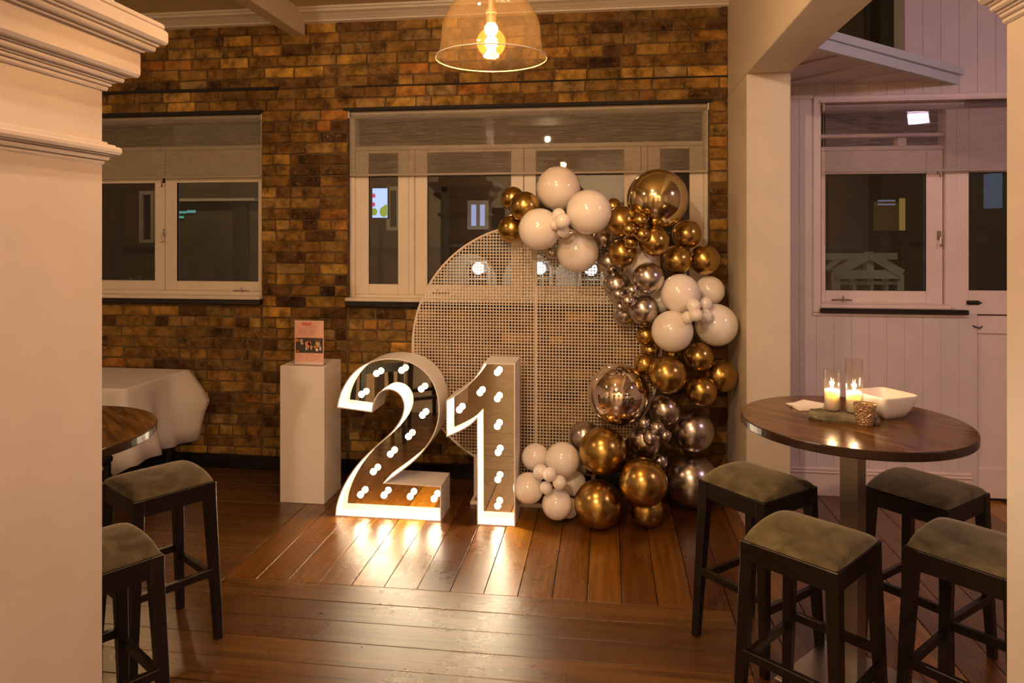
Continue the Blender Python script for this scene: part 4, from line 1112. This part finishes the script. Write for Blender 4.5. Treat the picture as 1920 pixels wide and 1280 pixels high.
for (u, v) in ((897, 535), (1012, 535), (1108, 537)):
    w_ = empty('arched_window', (0, 0, 0), parent=bld)
    base = P(u, v+30, YO-.25); top_ = P(u, v-40, YO-.25)
    for (half, y0, y1, mm, nm) in ((.46, -.0, .1, ntrim, 'surround'), (.20, -.05, 0, ntrim, 'frame'), (.155, -.07, -.05, M['black'], 'pane')):
        bm = bmesh.new(); cx_ = base.x+(-.17 if nm == 'surround' else 0); h_ = {'surround': .0, 'frame': 0, 'pane': 0}[nm]
        zt_ = top_.z-half*.62+(.0)
        pts = [(cx_-half, base.z), (cx_+half, base.z)]+[(cx_+half*math.cos(a_*math.pi/12), zt_+half*math.sin(a_*math.pi/12)) for a_ in range(13)]
        prism(bm, pts, YO-.2+y0, YO-.2+y1)
        obj(nm, fix(bm), mm, w_)
    bm = bmesh.new()
    for i in range(5): box(bm, base.x-.15, base.x+.15, YO-.285, YO-.265, base.z+.1+i*.14, base.z+.115+i*.14)
    for i in (-1, 1): box(bm, base.x+i*.05-.008, base.x+i*.05+.008, YO-.285, YO-.265, base.z, base.z+.7)
    obj('glazing_bars', bm, ntrim, w_)
    bm = bmesh.new(); g_ = P(u, v-32, YO-.45); bmesh.ops.create_uvsphere(bm, u_segments=16, v_segments=10, radius=.10, matrix=Matrix.Translation(g_)); obj('globe_lamp', bm, lampm, w_)
sx0, sx1, sz0, sz1 = onb(698, 728, 353, 408, 10.5)
scr = empty('street_screen', ((sx0+sx1)/2, 10.5, 0)); tag(scr, 'bright bluish advertising screen seen through the narrow window light', 'screen')
hw_ = (sx1-sx0)/2
obj('display', BX(-hw_+.01, hw_-.01, -.02, -.01, sz0, sz1), emis('screen_blue', (.36, .48, 1), 1.0), scr)
bm = bmesh.new(); box(bm, -hw_, hw_, -.01, .05, sz0-.02, sz1+.02); box(bm, -.03, .03, 0, .05, 0, sz0); obj('housing', bm, M['black'], scr)
gl = emis('screen_leaf', (.22, .28, .03), .8); rd = emis('screen_red', (.5, .05, .1), .8)
for (fx_, fz, r1, m_) in ((.75, .2, .07, gl), (.9, .32, .05, gl), (.15, .2, .05, gl), (.12, .75, .03, rd), (.10, .45, .03, rd), (.5, .72, .0, rd)):
    if not r1: continue
    bm = bmesh.new(); cx_ = -hw_+2*hw_*fx_; cz_ = sz0+(sz1-sz0)*fz; n = 8
    prism(bm, [(max(-hw_+.01, min(hw_-.01, cx_+r1*math.cos(2*math.pi*i/n))), cz_+r1*1.2*math.sin(2*math.pi*i/n)) for i in range(n)], -.025, -.02); obj('picture_patch', fix(bm), m_, scr)
# grey building behind the left window's right sash and right of the main one
gb2 = empty('grey_building', (0, 0, 0)); tag(gb2, 'dim grey rendered building outside the left window', 'building')
x0, x1, z0, z1 = onb(326, 520, 330, 560, 10.9); obj('wall', BX(x0, x1, 10.9, 11.2, 0, 6), nightg, gb2)
x0, x1, z0, z1 = onb(440, 466, 372, 530, 10.9); obj('dark_bay', BX(x0, x1, 10.84, 10.89, z0, z1), M['dark'], gb2)
bm = bmesh.new(); x0, x1, z0, z1 = onb(330, 486, 372, 378, 10.9); box(bm, x0, x1, 10.75, 10.899, z0, z1)
obj('ledge', bm, ntrim, gb2)
for (u0, u1, v0, v1) in ((335, 350, 396, 400), (353, 367, 394, 399), (335, 345, 405, 409)):
    x0, x1, z0, z1 = onb(u0, u1, v0, v1, 10.9); obj('lit_slot', BX(x0, x1, 10.86, 10.899, z0, z1), teal, gb2)
# annex side: timber gazebo and a cream pilastered building
gz = empty('timber_gazebo', (0, 0, 0)); tag(gz, 'white timber gable truss of a shelter outside the annex window', 'shelter')
YG = 9.5
def bar(bm, p, q, w_, Y): 
    a_, b_ = P(*p, Y), P(*q, Y); d_ = (b_-a_).normalized(); n_ = Vector((-d_.z, 0, d_.x))*w_/2
    prism(bm, [((a_+n_).x, (a_+n_).z), ((b_+n_).x, (b_+n_).z), ((b_-n_).x, (b_-n_).z), ((a_-n_).x, (a_-n_).z)], Y-.05, Y+.05)
gm = simple('gazebo_white', (.42, .42, .34), .7)
for nm, L, w_ in (('gable_rafter', [((1564, 512), (1629, 478))], .10), ('gable_rafter', [((1629, 478), (1690, 512))], .10), ('tie_beam', [((1562, 514), (1690, 514))], .11),
              ('king_post', [((1629, 478), (1629, 514))], .09), ('post', [((1567, 515), (1567, 712))], .08), ('post', [((1686, 515), (1686, 712))], .08),
              ('transom', [((1567, 530), (1686, 530))], .04), ('mullion', [((1600, 515), (1600, 712))], .04), ('mullion', [((1632, 515), (1632, 712))], .04), ('mullion', [((1660, 515), (1660, 712))], .04),
              ('rear_beam', [((1548, 481), (1680, 480))], .09), ('brace', [((1548, 505), (1578, 480))], .06)):
    bm = bmesh.new()
    gi = globals().get('gi', 0)+1
    for p, q in L: bar(bm, p, q, w_, YG + (.8 if nm in ('rear_beam', 'brace') else 0) + gi*.013)
    obj(nm, fix(bm), gm, gz)
cb = empty('cream_building', (0, 0, 0)); tag(cb, 'dim cream pilastered building outside the annex window and door', 'building')
obj('wall', BX(4.4, 13, YO, YO+3, 0, 7.5), simple('night_annex_wall', (.05, .045, .032), .9), cb)
x0, x1, z0, z1 = onb(1703, 1760, 455, 600, YO-.3); obj('pier', BX(x0, x1+.5, YO-.4, YO, 0, z1), nightg, cb)
obj('pier_cap', BX(x0-.08, x1+.6, YO-.5, YO, z1, z1+.12), nightg, cb)
x0, x1, z0, z1 = onb(1640, 1648, 378, 432, YO-.05); 
obj('lit_window', BX(x0, x1+.35, YO-.06, YO, z0, z1), dim, cb); obj('lit_strip', BX(x1+.3, x1+.38, YO-.09, YO-.06, z0, z1+.05), glowy, cb)
for v in (374, 381):
    x0, x1, z0, z1 = onb(1652, 1684, v, v+3, YO-.2); obj('lit_slot', BX(x0, x1, YO-.1, YO-.06, z0, z1), emis('cool_strip', (.6, .62, .8), .13), cb)
x0, x1, z0, z1 = onb(1857, 1876, 325, 390, YO-.2); obj('blue_sign', BX(x0, x1, YO-.25, YO, z0, z1), emis('blue_sign_glow', (.2, .28, .42), .13), cb)
x0, x1, z0, z1 = onb(1822, 1826, 330, 480, YO-.2); obj('downpipe', BX(x0, x1, YO-.25, YO, z0, z1), glowy and nightg, cb)
# shrubs
leafm = simple('night_leaf', (.03, .045, .015), .7)
for k_, (u, v, rr_) in enumerate(((262, 520, .8), (362, 538, .6), (452, 540, .5), (738, 535, .4))):
    c_ = P(u, v+20, 9.6); bm = bmesh.new(); rnd = random.Random(k_)
    for i in range(700):
        d_ = Vector((rnd.gauss(0, 1), rnd.gauss(0, 1), rnd.gauss(0, 1))).normalized()*rr_*rnd.random()**.4*.6
        p = Vector((c_.x, c_.y, c_.z-.25))+d_; a_ = Vector((rnd.uniform(-1, 1), rnd.uniform(-1, 1), rnd.uniform(-1, 1))).normalized()*.05; b_ = a_.orthogonal().normalized()*.025
        bm.faces.new([bm.verts.new(q_) for q_ in (p-a_, p-b_, p+a_, p+b_)])
    tube(bm, [(c_.x, c_.y, 0), (c_.x, c_.y, c_.z-.2)], .06, 6)
    o = obj('shrub', bm, leafm); tag(o, ['dark bushy shrub outside the left window\'s left sash', 'low dark shrub outside below the teal light slots', 'low dark shrub outside the right end of the left window', 'dark shrub outside below the bright street screen'][k_], 'shrub', 'shrubs outside the windows')
light('street_light', 'POINT', (-6.5, 9.0, 4.2), 75, (1, .62, .28), .2)
light('street_light', 'POINT', (-1.5, 9.5, 4.6), 50, (1, .62, .32), .2)
light('street_light', 'POINT', (5.5, 7.6, 3.8), 35, (1, .9, .6), .2)
